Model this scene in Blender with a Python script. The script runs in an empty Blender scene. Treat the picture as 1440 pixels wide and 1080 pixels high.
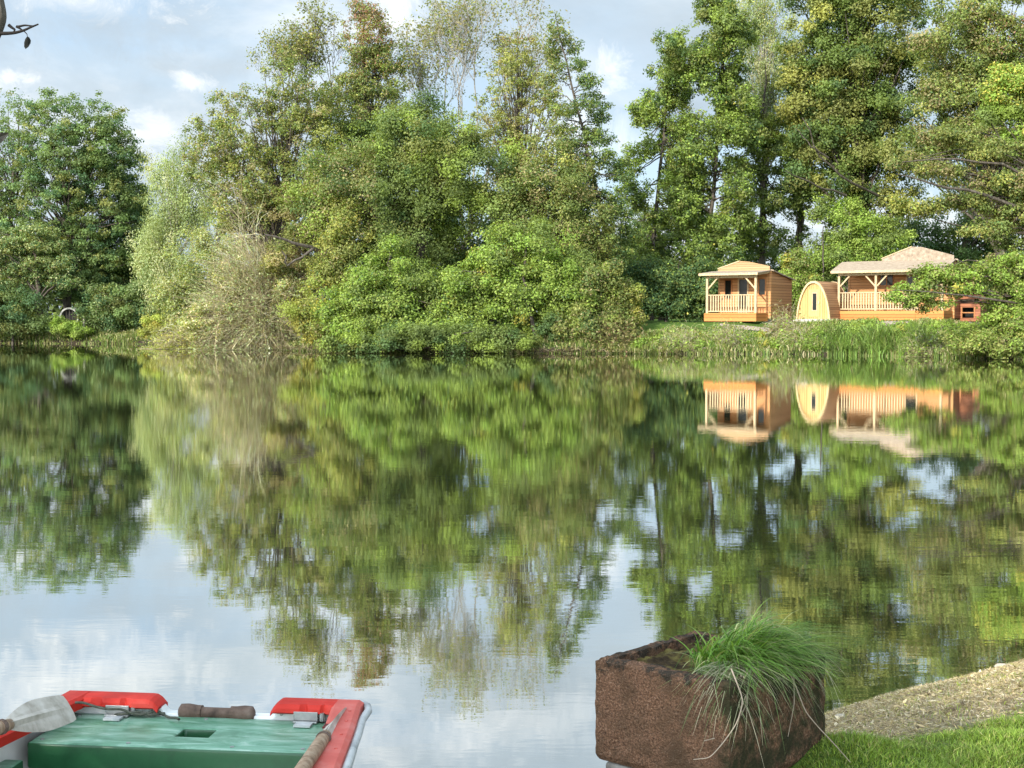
import bpy, math, random
import numpy as np
from mathutils import Vector, Matrix

rng = np.random.default_rng(7)
random.seed(7)
SC = bpy.context.scene
COL = SC.collection
R = math.radians

# ------------------------------------------------------------------ camera
F = 2000.0                                   # focal length in pixels of a 1440 wide picture
CH = 1.8
PITCH = math.atan(90 / F)
cam = bpy.data.cameras.new('camera')
cam.sensor_width = 36.0
cam.lens = 36.0 * F / 1440
cam.clip_start = 0.05
cam.clip_end = 5000
co = bpy.data.objects.new('camera', cam)
COL.objects.link(co)
co.location = (0, 0, CH)
co.rotation_euler = (math.pi / 2 - PITCH, 0, 0)
SC.camera = co
cp, sp = math.cos(PITCH), math.sin(PITCH)


def ray(px, py):
    a = (px - 720) / F
    b = (540 - py) / F
    return np.array([a, cp + b * sp, -sp + b * cp])


def PY(px, py, D):
    r = ray(px, py)
    return np.array([0, 0, CH]) + r * (D / r[1])


def PZ(px, py, z):
    r = ray(px, py)
    return np.array([0, 0, CH]) + r * ((z - CH) / r[2])


# ------------------------------------------------------------------ object helpers
def tag(o, label=None, cat=None, group=None, kind=None):
    if label: o['label'] = label
    if cat: o['category'] = cat
    if group: o['group'] = group
    if kind: o['kind'] = kind
    return o


def empty(name, loc=(0, 0, 0), rz=0.0):
    o = bpy.data.objects.new(name, None)
    o.empty_display_size = 0.2
    COL.objects.link(o)
    o.location = loc
    o.rotation_euler = (0, 0, rz)
    return o


def npmesh(name, V, Q, mat, parent=None, tint=None, smooth=False):
    """V (n,3), Q (m,4) quads; tint (m,3) colour per face."""
    me = bpy.data.meshes.new(name)
    V = np.asarray(V, np.float32)
    Q = np.asarray(Q, np.int32)
    n, m = len(V), len(Q)
    me.vertices.add(n)
    me.vertices.foreach_set('co', V.ravel())
    me.loops.add(m * 4)
    me.loops.foreach_set('vertex_index', Q.ravel())
    me.polygons.add(m)
    me.polygons.foreach_set('loop_start', np.arange(0, m * 4, 4, dtype=np.int32))
    if smooth:
        me.polygons.foreach_set('use_smooth', np.ones(m, bool))
    if tint is not None:
        at = me.attributes.new('tint', 'FLOAT_COLOR', 'FACE')
        c = np.ones((m, 4), np.float32)
        c[:, :3] = tint
        at.data.foreach_set('color', c.ravel())
    me.update(calc_edges=True)
    me.materials.append(mat)
    o = bpy.data.objects.new(name, me)
    COL.objects.link(o)
    if parent is not None:
        o.parent = parent
    return o


def tube_geo(path, radii, sides=6):
    path = np.asarray(path, float)
    n = len(path)
    radii = np.broadcast_to(np.asarray(radii, float), (n,))
    T = np.gradient(path, axis=0)
    T /= np.linalg.norm(T, axis=1, keepdims=True) + 1e-9
    ref = np.eye(3)[np.argmin(np.abs(T).max(0))]
    A = np.cross(T, ref)
    A /= np.linalg.norm(A, axis=1, keepdims=True) + 1e-9
    B = np.cross(T, A)
    an = np.linspace(0, 2 * math.pi, sides, endpoint=False)
    V = path[:, None, :] + radii[:, None, None] * (A[:, None, :] * np.cos(an)[None, :, None] + B[:, None, :] * np.sin(an)[None, :, None])
    V = V.reshape(-1, 3)
    i = np.arange(n - 1)[:, None] * sides
    j = np.arange(sides)[None, :]
    j2 = (j + 1) % sides
    Q = np.stack([i + j, i + j2, i + sides + j2, i + sides + j], -1).reshape(-1, 4)
    return V, Q


class Geo:
    def __init__(s):
        s.V, s.Q, s.n = [], [], 0

    def add(s, V, Q):
        s.V.append(np.asarray(V, float)); s.Q.append(np.asarray(Q) + s.n); s.n += len(V)

    def tube(s, path, radii, sides=6):
        s.add(*tube_geo(path, radii, sides))

    def obj(s, name, mat, parent=None, tint=None, smooth=False):
        return npmesh(name, np.concatenate(s.V), np.concatenate(s.Q), mat, parent, tint, smooth)


class MB:
    """small hard-surface pieces gathered into one mesh"""
    def __init__(s):
        s.v, s.f = [], []

    def add(s, v, f):
        b = len(s.v)
        s.v += [tuple(map(float, p)) for p in v]
        s.f += [tuple(b + i for i in q) for q in f]
        return s

    def box(s, lo, hi, M=None):
        x0, y0, z0 = lo; x1, y1, z1 = hi
        v = [Vector(p) for p in ((x0, y0, z0), (x1, y0, z0), (x1, y1, z0), (x0, y1, z0), (x0, y0, z1), (x1, y0, z1), (x1, y1, z1), (x0, y1, z1))]
        if M is not None: v = [M @ p for p in v]
        return s.add(v, [(0, 3, 2, 1), (4, 5, 6, 7), (0, 1, 5, 4), (1, 2, 6, 5), (2, 3, 7, 6), (3, 0, 4, 7)])

    def beam(s, a, b, w, h):
        """box of section w x h running from a to b"""
        a, b = Vector(a), Vector(b)
        d = b - a
        q = d.to_track_quat('Y', 'Z').to_matrix().to_4x4()
        M = Matrix.Translation(a) @ q
        return s.box((-w / 2, 0, -h / 2), (w / 2, d.length, h / 2), M)

    def prism(s, pts, off):
        """polygon pts (3d) swept by vector off"""
        n = len(pts)
        off = Vector(off)
        p0 = [Vector(p) for p in pts]
        v = p0 + [p + off for p in p0]
        f = [tuple(range(n))[::-1], tuple(range(n, 2 * n))] + [(i, (i + 1) % n, n + (i + 1) % n, n + i) for i in range(n)]
        return s.add(v, f)

    def tube(s, path, rad, sides=10, cap=True):
        V, Q = tube_geo(path, rad, sides)
        f = [tuple(q) for q in Q]
        if cap:
            n = len(path)
            f += [tuple(range(sides)), tuple(range((n - 1) * sides, n * sides))[::-1]]
        return s.add(V, f)

    def obj(s, name, mat, parent=None, bevel=0.0, smooth=False, seg=2, recalc=True):
        import bmesh
        me = bpy.data.meshes.new(name)
        me.from_pydata(s.v, [], s.f)
        if recalc:
            bm = bmesh.new(); bm.from_mesh(me)
            bmesh.ops.recalc_face_normals(bm, faces=bm.faces)
            bm.to_mesh(me); bm.free()
        me.materials.append(mat)
        if smooth:
            me.polygons.foreach_set('use_smooth', [True] * len(me.polygons))
        o = bpy.data.objects.new(name, me)
        COL.objects.link(o)
        if parent is not None: o.parent = parent
        if bevel:
            md = o.modifiers.new('bevel', 'BEVEL'); md.width = bevel; md.segments = seg
            md.limit_method = 'ANGLE'; md.angle_limit = R(40)
        return o


# ------------------------------------------------------------------ material helpers
def newmat(name):
    m = bpy.data.materials.new(name)
    m.use_nodes = True
    nt = m.node_tree
    return m, nt, nt.nodes['Principled BSDF'], nt.nodes['Material Output']


def node(nt, typ, **kw):
    n = nt.nodes.new(typ)
    for k, v in kw.items():
        if k in n.inputs.keys() if hasattr(n.inputs, 'keys') else False:
            n.inputs[k].default_value = v
        else:
            setattr(n, k, v)
    return n


def noise(nt, scale, detail=4, rough=.55, coord=None, vec_scale=None, dist=0.0):
    n = nt.nodes.new('ShaderNodeTexNoise')
    n.inputs['Scale'].default_value = scale
    n.inputs['Detail'].default_value = detail
    n.inputs['Roughness'].default_value = rough
    n.inputs['Distortion'].default_value = dist
    tc = coord
    if tc is None:
        tc = nt.nodes.new('ShaderNodeTexCoord').outputs['Object']
    if vec_scale is not None:
        mp = nt.nodes.new('ShaderNodeMapping')
        mp.inputs['Scale'].default_value = vec_scale
        nt.links.new(tc, mp.inputs['Vector'])
        tc = mp.outputs['Vector']
    nt.links.new(tc, n.inputs['Vector'])
    return n.outputs['Fac']


def ramp(nt, fac, stops):
    r = nt.nodes.new('ShaderNodeValToRGB')
    el = r.color_ramp.elements
    while len(el) > 1: el.remove(el[-1])
    for i, (p, c) in enumerate(stops):
        e = el[0] if i == 0 else el.new(p)
        e.position = p
        e.color = (*c, 1) if len(c) == 3 else c
    nt.links.new(fac, r.inputs['Fac'])
    return r.outputs['Color']


def mixc(nt, fac, a, b, mode='MIX'):
    m = nt.nodes.new('ShaderNodeMix')
    m.data_type = 'RGBA'
    m.blend_type = mode
    for sock, v in ((m.inputs[0], fac), (m.inputs[6], a), (m.inputs[7], b)):
        if hasattr(v, 'links') or isinstance(v, bpy.types.NodeSocket): nt.links.new(v, sock)
        elif isinstance(v, (tuple, list)): sock.default_value = (*v, 1) if len(v) == 3 else v
        else: sock.default_value = v
    return m.outputs[2]


def math_(nt, op, a, b=None, clamp=False):
    m = nt.nodes.new('ShaderNodeMath')
    m.operation = op
    m.use_clamp = clamp
    for sock, v in ((m.inputs[0], a), (m.inputs[1], b)):
        if v is None: continue
        if isinstance(v, bpy.types.NodeSocket): nt.links.new(v, sock)
        else: sock.default_value = v
    return m.outputs[0]


def bump(nt, bsdf, h, strength=.5, dist=.01):
    b = nt.nodes.new('ShaderNodeBump')
    b.inputs['Strength'].default_value = strength
    b.inputs['Distance'].default_value = dist
    nt.links.new(h, b.inputs['Height'])
    nt.links.new(b.outputs['Normal'], bsdf.inputs['Normal'])


def spec(b, v):
    b.inputs['Specular IOR Level'].default_value = v


def leafmat(name, trans=.35, rough=.55, sp=.25):
    m, nt, b, out = newmat(name)
    a = nt.nodes.new('ShaderNodeAttribute'); a.attribute_name = 'tint'
    nt.links.new(a.outputs['Color'], b.inputs['Base Color'])
    b.inputs['Roughness'].default_value = rough
    spec(b, sp)
    t = nt.nodes.new('ShaderNodeBsdfTranslucent')
    tc = mixc(nt, 1.0, a.outputs['Color'], (1.35, 1.25, .6), 'MULTIPLY')
    nt.links.new(tc, t.inputs['Color'])
    mx = nt.nodes.new('ShaderNodeMixShader')
    mx.inputs[0].default_value = trans
    nt.links.new(b.outputs[0], mx.inputs[1]); nt.links.new(t.outputs[0], mx.inputs[2])
    nt.links.new(mx.outputs[0], out.inputs['Surface'])
    return m


def noisy(name, cols, scale, rough=.8, detail=6, vec_scale=None, bscale=None, bstr=.4, bdist=.01, sp=.3, metallic=0.0, dist=0.0):
    m, nt, b, out = newmat(name)
    f = noise(nt, scale, detail, .6, vec_scale=vec_scale, dist=dist)
    n = len(cols)
    c = ramp(nt, f, [(.3 + .4 * i / max(1, n - 1), col) for i, col in enumerate(cols)])
    nt.links.new(c, b.inputs['Base Color'])
    b.inputs['Roughness'].default_value = rough
    b.inputs['Metallic'].default_value = metallic
    spec(b, sp)
    if bstr:
        h = noise(nt, bscale or scale * 3, 5, .6, vec_scale=vec_scale)
        bump(nt, b, h, bstr, bdist)
    return m


def planks(name, base, dark, axis='Z', pitch=.14, rough=.65, grain=(1, 1, 1)):
    """boards with grooves along one object axis, each board its own shade"""
    m, nt, b, out = newmat(name)
    tc = nt.nodes.new('ShaderNodeTexCoord').outputs['Object']
    sx = nt.nodes.new('ShaderNodeSeparateXYZ'); nt.links.new(tc, sx.inputs[0])
    v = math_(nt, 'DIVIDE', sx.outputs[axis], pitch)
    fr = math_(nt, 'FRACT', v)
    fl = math_(nt, 'FLOOR', v)
    wn = nt.nodes.new('ShaderNodeTexWhiteNoise'); wn.noise_dimensions = '1D'
    nt.links.new(fl, wn.inputs['W'])
    g = noise(nt, 5, 5, .6, coord=tc, vec_scale=grain)
    t = math_(nt, 'ADD', math_(nt, 'MULTIPLY', wn.outputs['Value'], .55), math_(nt, 'MULTIPLY', g, .5))
    c = ramp(nt, t, [(.2, dark), (.75, base)])
    groove = math_(nt, 'LESS_THAN', math_(nt, 'ABSOLUTE', math_(nt, 'SUBTRACT', fr, .5)), .44)
    c2 = mixc(nt, groove, tuple(x * .35 for x in dark), c)
    nt.links.new(c2, b.inputs['Base Color'])
    b.inputs['Roughness'].default_value = rough
    spec(b, .25)
    bump(nt, b, groove, .5, .012)
    return m


# ------------------------------------------------------------------ sun, sky
SUN = Vector((-.52, -.72, .44)).normalized()
el = math.asin(SUN.z)
az = math.atan2(SUN.x, SUN.y)
ld = bpy.data.lights.new('sun', 'SUN')
ld.energy = 3.6
ld.angle = R(.6)
ld.color = (1, .95, .86)
lo = bpy.data.objects.new('sun', ld)
COL.objects.link(lo)
lo.rotation_euler = SUN.to_track_quat('Z', 'Y').to_euler()
lo.location = (0, 0, 60)

W = bpy.data.worlds.new('World')
SC.world = W
W.use_nodes = True
nt = W.node_tree
bg = nt.nodes['Background']
sky = nt.nodes.new('ShaderNodeTexSky')
sky.sky_type = 'NISHITA'
sky.sun_disc = False
sky.sun_elevation = el
sky.sun_rotation = az
sky.air_density = 1.0
sky.dust_density = 1.2
sky.ozone_density = 1.2
tcg = nt.nodes.new('ShaderNodeTexCoord').outputs['Generated']
c1 = noise(nt, 2.6, 7, .55, coord=tcg, vec_scale=(1, 1, 2.6), dist=.25)
c2 = noise(nt, 5.5, 6, .6, coord=tcg, vec_scale=(1, 1, 2.2), dist=.3)
SKYK = 1.0
cov = ramp(nt, c1, [(.34, (0, 0, 0)), (.56, (1, 1, 1))])
shade = ramp(nt, c2, [(.30, (2.6, 3.1, 3.5)), (.50, (3.4, 4.0, 4.5)), (.70, (5.2, 5.5, 5.7))])
blue = mixc(nt, .55, sky.outputs['Color'], (2.8, 3.9, 5.2))
cl = mixc(nt, cov, blue, shade)


def puff(px, py, w, h, amt, col=(7.0, 7.0, 6.9)):
    """one small cumulus standing in that direction, edge broken up by noise"""
    global cl
    d = ray(px, py); d = d / np.linalg.norm(d)
    mp = nt.nodes.new('ShaderNodeMapping')
    mp.vector_type = 'POINT'
    mp.inputs['Location'].default_value = tuple(-d * np.array([1 / w, 1 / w, 1 / h]))
    mp.inputs['Scale'].default_value = (1 / w, 1 / w, 1 / h)
    nt.links.new(tcg, mp.inputs['Vector'])
    ln = nt.nodes.new('ShaderNodeVectorMath'); ln.operation = 'LENGTH'
    nt.links.new(mp.outputs[0], ln.inputs[0])
    nn = noise(nt, 30, 7, .7, coord=tcg, dist=.6)
    v = math_(nt, 'SUBTRACT', math_(nt, 'SUBTRACT', 1.75, ln.outputs['Value']), math_(nt, 'MULTIPLY', nn, 2.3))
    v = math_(nt, 'MULTIPLY', v, 1.1 * amt, True)
    cl = mixc(nt, v, cl, col)


puff(150, 40, .13, .035, .6, (2.85, 3.25, 3.55))
puff(300, 95, .10, .022, .5, (3.0, 3.4, 3.7))
puff(-200, 60, .2, .06, .6, (2.9, 3.3, 3.6))
puff(900, 60, .12, .04, .45, (3.3, 3.9, 4.5))
for q in ((90, -70, .20, .05, .75), (420, -160, .22, .05, .6), (-260, -60, .2, .06, .7), (760, -120, .12, .04, .5), (268, 116, .022, .012, .9), (205, 195, .05, .028, .95), (10, 112, .03, .010, .8), (862, 95, .022, .03, .95), (100, 0, .10, .02, .45), (560, 20, .05, .05, .9), (790, 180, .05, .05, .6), (900, 330, .12, .05, .8), (1300, 320, .2, .05, .8), (300, 260, .06, .04, .8),
          (850, 200, .06, .05, .55), (0, 120, .05, .02, .6)):
    puff(*q)
dt = nt.nodes.new('ShaderNodeVectorMath'); dt.operation = 'DOT_PRODUCT'       # cloud glow round the sun, unseen behind the viewer, added as frontal fill
nt.links.new(tcg, dt.inputs[0]); dt.inputs[1].default_value = tuple(SUN)
gl_ = nt.nodes.new('ShaderNodeMapRange'); gl_.interpolation_type = 'SMOOTHSTEP'
nt.links.new(dt.outputs['Value'], gl_.inputs[0])
gl_.inputs[1].default_value = -.15; gl_.inputs[2].default_value = .95; gl_.inputs[3].default_value = 1.0; gl_.inputs[4].default_value = 3.7
vm = nt.nodes.new('ShaderNodeVectorMath'); vm.operation = 'SCALE'
nt.links.new(cl, vm.inputs[0]); nt.links.new(gl_.outputs[0], vm.inputs['Scale'])
nt.links.new(vm.outputs[0], bg.inputs['Color'])
bg.inputs['Strength'].default_value = .10
SC.view_settings.view_transform = 'Standard'
SC.view_settings.look = 'None'
SC.view_settings.gamma = 1.0
SC.view_settings.exposure = 1.0
cy = SC.cycles
cy.max_bounces = 7
cy.diffuse_bounces = 4
cy.glossy_bounces = 3
cy.transmission_bounces = 3
cy.transparent_max_bounces = 4
cy.sample_clamp_indirect = 6
cy.caustics_reflective = False
cy.caustics_refractive = False

# ------------------------------------------------------------------ pond outline and terrain


def far_pt(px, D):
    return ((px - 720) / F * D, D)


SHORE = [far_pt(*q) for q in ((-700, 120), (-150, 113), (0, 110), (120, 108), (212, 106), (240, 98), (300, 94), (370, 88), (430, 82.5), (520, 79), (620, 77), (740, 77),
                              (880, 76.3), (900, 75.6), (1000, 75), (1100, 75), (1200, 72.5), (1350, 67.5), (1440, 64.5), (1640, 58))]
SHORE += [(30, 48), (27, 36), (20, 24), (11, 14.5), (6, 10.2), (3.6, 8.2), (2.62, 7.35), (2.13, 6.95), (1.78, 6.72), (1.45, 6.42), (1.2, 6.2), (.85, 5.6),
          (.40, 4.98), (.12, 4.55), (-.1, 3.6), (-.3, 2.4), (-.8, 1.6), (-1.6, 1.3), (-2.4, 1.9), (-3.6, 3.6), (-5.5, 6), (-14, 18), (-30, 40), (-55, 75)]
SH = np.array(SHORE)


def shore_dist(x, y):
    """signed distance to the shoreline, positive on land"""
    x = np.asarray(x, float); y = np.asarray(y, float)
    best = np.full(x.shape, 1e9)
    inside = np.zeros(x.shape, bool)
    n = len(SH)
    for i in range(n):
        ax, ay = SH[i]; bx, by = SH[(i + 1) % n]
        dx, dy = bx - ax, by - ay
        t = np.clip(((x - ax) * dx + (y - ay) * dy) / (dx * dx + dy * dy), 0, 1)
        best = np.minimum(best, np.hypot(x - ax - t * dx, y - ay - t * dy))
        cr = (ay > y) != (by > y)
        xi = ax + (y - ay) * dx / (dy if abs(dy) > 1e-9 else 1e-9)
        inside ^= cr & (x < xi)
    return np.where(inside, -best, best)


def sstep(t):
    t = np.clip(t, 0, 1)
    return t * t * (3 - 2 * t)


def wob(x, y, s, k=0):
    return np.sin(x * s + 1.3 * k + 1.7 * np.sin(y * s * .7 + k)) * np.sin(y * s * 1.1 + 2.1 * k + 1.3 * np.sin(x * s * .8))


def ground_z(x, y):
    x = np.asarray(x, float); y = np.asarray(y, float)
    d = shore_dist(x, y)
    far = sstep((y - 25) / 20)
    rt = sstep((x - 3) / 6)
    H = (1 - far) * .32 + far * (.55 + 1.12 * rt)
    Wd = (1 - far) * 1.15 + far * (2.2 + 2.9 * rt)
    cut = far * (1 - rt) * .22 * np.clip(d / .25, 0, 1)
    z = H * np.clip(d / Wd, 0, 1) ** .8 + cut
    z = z + far * np.clip(d / 6, 0, 1) * .10 * wob(x, y, .45, 1) + np.clip(d / .6, 0, 1) * .015 * wob(x, y, 3.1, 2)
    z = z + np.clip((d - 40) / 200, 0, 1) * 1.5 * far
    z = z + .16 * np.exp(-((x - 1.06) ** 2 + (y - 4.86) ** 2) / .09) * (d > 0)
    return np.where(d < 0, -np.minimum(1.2, -d * .5) - .01, z)


def gz(x, y):
    return float(ground_z(np.array([x]), np.array([y]))[0])


def axis_pts(segs):
    out = []
    for a, b, s in segs:
        out.append(np.arange(a, b, s))
    return np.unique(np.concatenate(out))


gx = axis_pts([(-900, -120, 60), (-120, -60, 6), (-60, -6, .9), (-6, -2, .25), (-2, 4, .05), (4, 12, .4), (12, 50, .8), (50, 120, 5), (120, 961, 60)])
gy = axis_pts([(-60, -3, 4), (-3, 3, .25), (3, 8, .05), (8, 14, .3), (14, 55, 1.5), (55, 85, .5), (85, 115, .6), (115, 160, 3), (160, 1600, 90)])
X, Y = np.meshgrid(gx, gy)
Z = ground_z(X.ravel(), Y.ravel())
D_ = shore_dist(X.ravel(), Y.ravel())
nx, ny = len(gx), len(gy)
ii = (np.arange(ny - 1)[:, None] * nx + np.arange(nx - 1)[None, :]).ravel()
Q = np.stack([ii, ii + 1, ii + nx + 1, ii + nx], 1)

m_ground, nt, b, out = newmat('ground_soil_and_turf')
at = nt.nodes.new('ShaderNodeAttribute'); at.attribute_name = 'shore'
tco = nt.nodes.new('ShaderNodeTexCoord').outputs['Object']
n1 = noise(nt, 1.6, 6, .6, coord=tco)
n2 = noise(nt, 28, 5, .65, coord=tco)
sepo = nt.nodes.new('ShaderNodeSeparateXYZ'); nt.links.new(tco, sepo.inputs[0])
green = ramp(nt, n2, [(.3, (.030, .055, .010)), (.5, (.06, .105, .018)), (.72, (.11, .15, .03))])
straw = ramp(nt, n2, [(.25, (.09, .065, .038)), (.5, (.26, .205, .125)), (.72, (.45, .38, .26))])
mud = ramp(nt, n2, [(.3, (.02, .015, .010)), (.7, (.06, .045, .03))])
nearmask = math_(nt, 'LESS_THAN', sepo.outputs['Y'], 25)
at2 = nt.nodes.new('ShaderNodeAttribute'); at2.attribute_name = 'lawn'
ln_ = math_(nt, 'ADD', at2.outputs['Fac'], math_(nt, 'MULTIPLY', math_(nt, 'SUBTRACT', n1, .5), .35))
dn = math_(nt, 'ADD', at.outputs['Fac'], math_(nt, 'MULTIPLY', math_(nt, 'SUBTRACT', n1, .5), .7))
e1 = nt.nodes.new('ShaderNodeMapRange'); nt.links.new(ln_, e1.inputs[0]); e1.inputs[1].default_value = -.08; e1.inputs[2].default_value = .14
near = mixc(nt, e1.outputs[0], straw, green)
e2 = nt.nodes.new('ShaderNodeMapRange'); nt.links.new(dn, e2.inputs[0]); e2.inputs[1].default_value = .2; e2.inputs[2].default_value = .7
farc = mixc(nt, e2.outputs[0], mud, green)
nt.links.new(mixc(nt, nearmask, farc, near), b.inputs['Base Color'])
b.inputs['Roughness'].default_value = .95
spec(b, .1)
bump(nt, b, n2, .8, .02)
g = npmesh('ground', np.stack([X.ravel(), Y.ravel(), Z], 1), Q, m_ground, smooth=True)
LAWN_B = lambda x: np.interp(x, [.6, 1.2, 1.66, 1.95, 2.6, 5], [.32, .50, .80, 1.02, 1.25, 1.6])
la = g.data.attributes.new('lawn', 'FLOAT', 'POINT')
la.data.foreach_set('value', (D_ - LAWN_B(X.ravel())).astype(np.float32))
sa = g.data.attributes.new('shore', 'FLOAT', 'POINT')
sa.data.foreach_set('value', D_.astype(np.float32))
tag(g, kind='structure')

# water: gentle ripples, glassier in the lee of the far bank
m_water, nt, b, out = newmat('pond_water')
nt.nodes.remove(b)
tco = nt.nodes.new('ShaderNodeTexCoord').outputs['Object']
sep = nt.nodes.new('ShaderNodeSeparateXYZ'); nt.links.new(tco, sep.inputs[0])
yy = math_(nt, 'ADD', sep.outputs['Y'], math_(nt, 'MULTIPLY', sep.outputs['X'], .35))
lee = nt.nodes.new('ShaderNodeMapRange'); lee.interpolation_type = 'SMOOTHSTEP'
nt.links.new(yy, lee.inputs[0])
lee.inputs[1].default_value = 60; lee.inputs[2].default_value = 68; lee.inputs[3].default_value = 1; lee.inputs[4].default_value = .10
w1 = noise(nt, 1.0, 3, .5, coord=tco, vec_scale=(1.7, 4.6, 1))
w2 = noise(nt, 1.0, 2, .5, coord=tco, vec_scale=(8.0, 21.0, 1))
w3 = noise(nt, .16, 2, .5, coord=tco, vec_scale=(1, .6, 1))
gust = nt.nodes.new('ShaderNodeMapRange'); nt.links.new(w3, gust.inputs[0])
gust.inputs[1].default_value = .35; gust.inputs[2].default_value = .65; gust.inputs[3].default_value = .55; gust.inputs[4].default_value = 1.2
hh = math_(nt, 'ADD', math_(nt, 'MULTIPLY', w1, 1.0), math_(nt, 'MULTIPLY', w2, .22))
hh = math_(nt, 'MULTIPLY', math_(nt, 'MULTIPLY', hh, gust.outputs[0]), lee.outputs[0])
bp = nt.nodes.new('ShaderNodeBump')
bp.inputs['Strength'].default_value = 1.0
bp.inputs['Distance'].default_value = .00065
nt.links.new(hh, bp.inputs['Height'])
gl = nt.nodes.new('ShaderNodeBsdfGlossy')
gl.inputs['Color'].default_value = (.96, .97, .96, 1)
gl.inputs['Roughness'].default_value = .012
nt.links.new(bp.outputs[0], gl.inputs['Normal'])
df = nt.nodes.new('ShaderNodeBsdfDiffuse')
df.inputs['Color'].default_value = (.045, .05, .022, 1)
fr = nt.nodes.new('ShaderNodeFresnel')
fr.inputs['IOR'].default_value = 1.33
fac = math_(nt, 'POWER', fr.outputs[0], .16)
mx = nt.nodes.new('ShaderNodeMixShader')
nt.links.new(fac, mx.inputs[0]); nt.links.new(df.outputs[0], mx.inputs[1]); nt.links.new(gl.outputs[0], mx.inputs[2])
nt.links.new(mx.outputs[0], out.inputs['Surface'])
wx = np.array([-75, 46]); wy = np.array([1.0, 122])
wv = np.array([[wx[0], wy[0], 0], [wx[1], wy[0], 0], [wx[1], wy[1], 0], [wx[0], wy[1], 0]])
wat = npmesh('water', wv, [[0, 1, 2, 3]], m_water)
tag(wat, kind='structure')

# ------------------------------------------------------------------ foliage tools
M_LEAF = leafmat('foliage', .42)
LEAFK = 2.1
M_DRY = leafmat('dry_stems', .15, .8, .1)
M_GRASS = leafmat('grass_blades', .35, .5, .3)
M_BARK = noisy('grey_brown_bark', [(.03, .024, .017), (.075, .06, .045), (.14, .12, .095)], 3, .9, vec_scale=(3, 3, .6), bstr=.8, bdist=.03)
M_BARKP = noisy('pale_bark', [(.16, .14, .11), (.30, .27, .22), (.42, .39, .33)], 3, .85, vec_scale=(3, 3, .8), bstr=.5, bdist=.02)


def unit(v):
    return v / (np.linalg.norm(v, axis=-1, keepdims=True) + 1e-9)


def leaf_geo(P, N, L, Wd, down=0.0):
    n = len(P)
    r = unit(rng.normal(size=(n, 3)) + np.array([0, 0, -down]))
    t2 = unit(np.cross(N, r))
    t1 = np.cross(t2, N)
    L = np.broadcast_to(L, (n,))[:, None]; Wd = np.broadcast_to(Wd, (n,))[:, None]
    V = np.stack([P - t1 * L * .5, P + t2 * Wd * .5 - t1 * L * .06, P + t1 * L * .5, P - t2 * Wd * .5 - t1 * L * .06], 1).reshape(-1, 3)
    return V, np.arange(n * 4).reshape(-1, 4)


def pal(*cols):
    """list of (weight, rgb)"""
    w = np.array([c[0] for c in cols], float)
    return w / w.sum(), np.array([c[1] for c in cols], float)


DARK = (.040, .068, .022); MID = (.077, .101, .028); BRI = (.126, .164, .032); OLI = (.112, .118, .034); YEL = (.23, .20, .04)
RED = (.150, .080, .050); BRN = (.155, .128, .062); PAL = (.170, .198, .082); GOLD = (.175, .175, .045); BLU = (.040, .076, .032)
PALS = {
    'green': pal((5, MID), (2, BRI), (2, DARK), (1.2, OLI)),
    'left': pal((4, (.076, .104, .034)), (2.5, BLU), (1.5, (.095, .14, .045)), (1, OLI)),
    'dark': pal((4, DARK), (2, BLU), (1.5, MID)),
    'bright': pal((5, (.114, .168, .028)), (2, MID), (3, (.155, .20, .042)), (.3, YEL)),
    'olive': pal((4, OLI), (3, MID), (2, BRN), (1, GOLD)),
    'brown': pal((3, BRN), (3, OLI), (2, (.12, .10, .05)), (1, MID)),
    'red': pal((4, RED), (1.4, BRN), (.8, OLI)),
    'redgreen': pal((3, OLI), (2, BRN), (2, MID), (.7, RED)),
    'pale': pal((4, PAL), (3, (.13, .165, .07)), (1.2, (.24, .24, .13))),
    'yellowgreen': pal((3, GOLD), (3, (.15, .18, .035)), (2, OLI), (.8, YEL)),
    'yellow': pal((3, YEL), (2, GOLD), (2, BRI)),
    'oak': pal((4, (.070, .098, .022)), (3, OLI), (2, DARK), (1, GOLD)),
    'straw': pal((3, (.44, .36, .22)), (2, (.34, .28, .17)), (2, (.24, .21, .12)), (1, (.30, .27, .10))),
}


def clump_cloud(blobs, D, rc, dens):
    """blobs in picture pixels (cx, cy, rx, ry[, depth offset]) at distance D -> clump centres, outward directions"""
    Cs, Os = [], []
    for bl in blobs:
        cx, cyy, rx, ry = bl[:4]
        dd = bl[4] if len(bl) > 4 else 0
        Dn = D + dd
        c = PY(cx, cyy, Dn)
        a = rx * Dn / F; h = ry * Dn / F; dp = min(a, h) * .5 + .5 * a
        A = 4 * math.pi * (a * h + a * dp + h * dp) / 3
        n = max(4, int(dens * A / (((rc[0] + rc[1]) / 2) ** 2 * 2.1)))
        o = unit(rng.normal(size=(n, 3)))
        rr = 1 - .62 * rng.random(n) ** 1.9
        rr *= np.exp(rng.normal(0, .07, n))
        Cs.append(c + o * rr[:, None] * np.array([a, dp, h]))
        Os.append(unit(o * np.array([1 / a, 1 / dp, 1 / h])))
    return np.concatenate(Cs), np.concatenate(Os)


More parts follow.
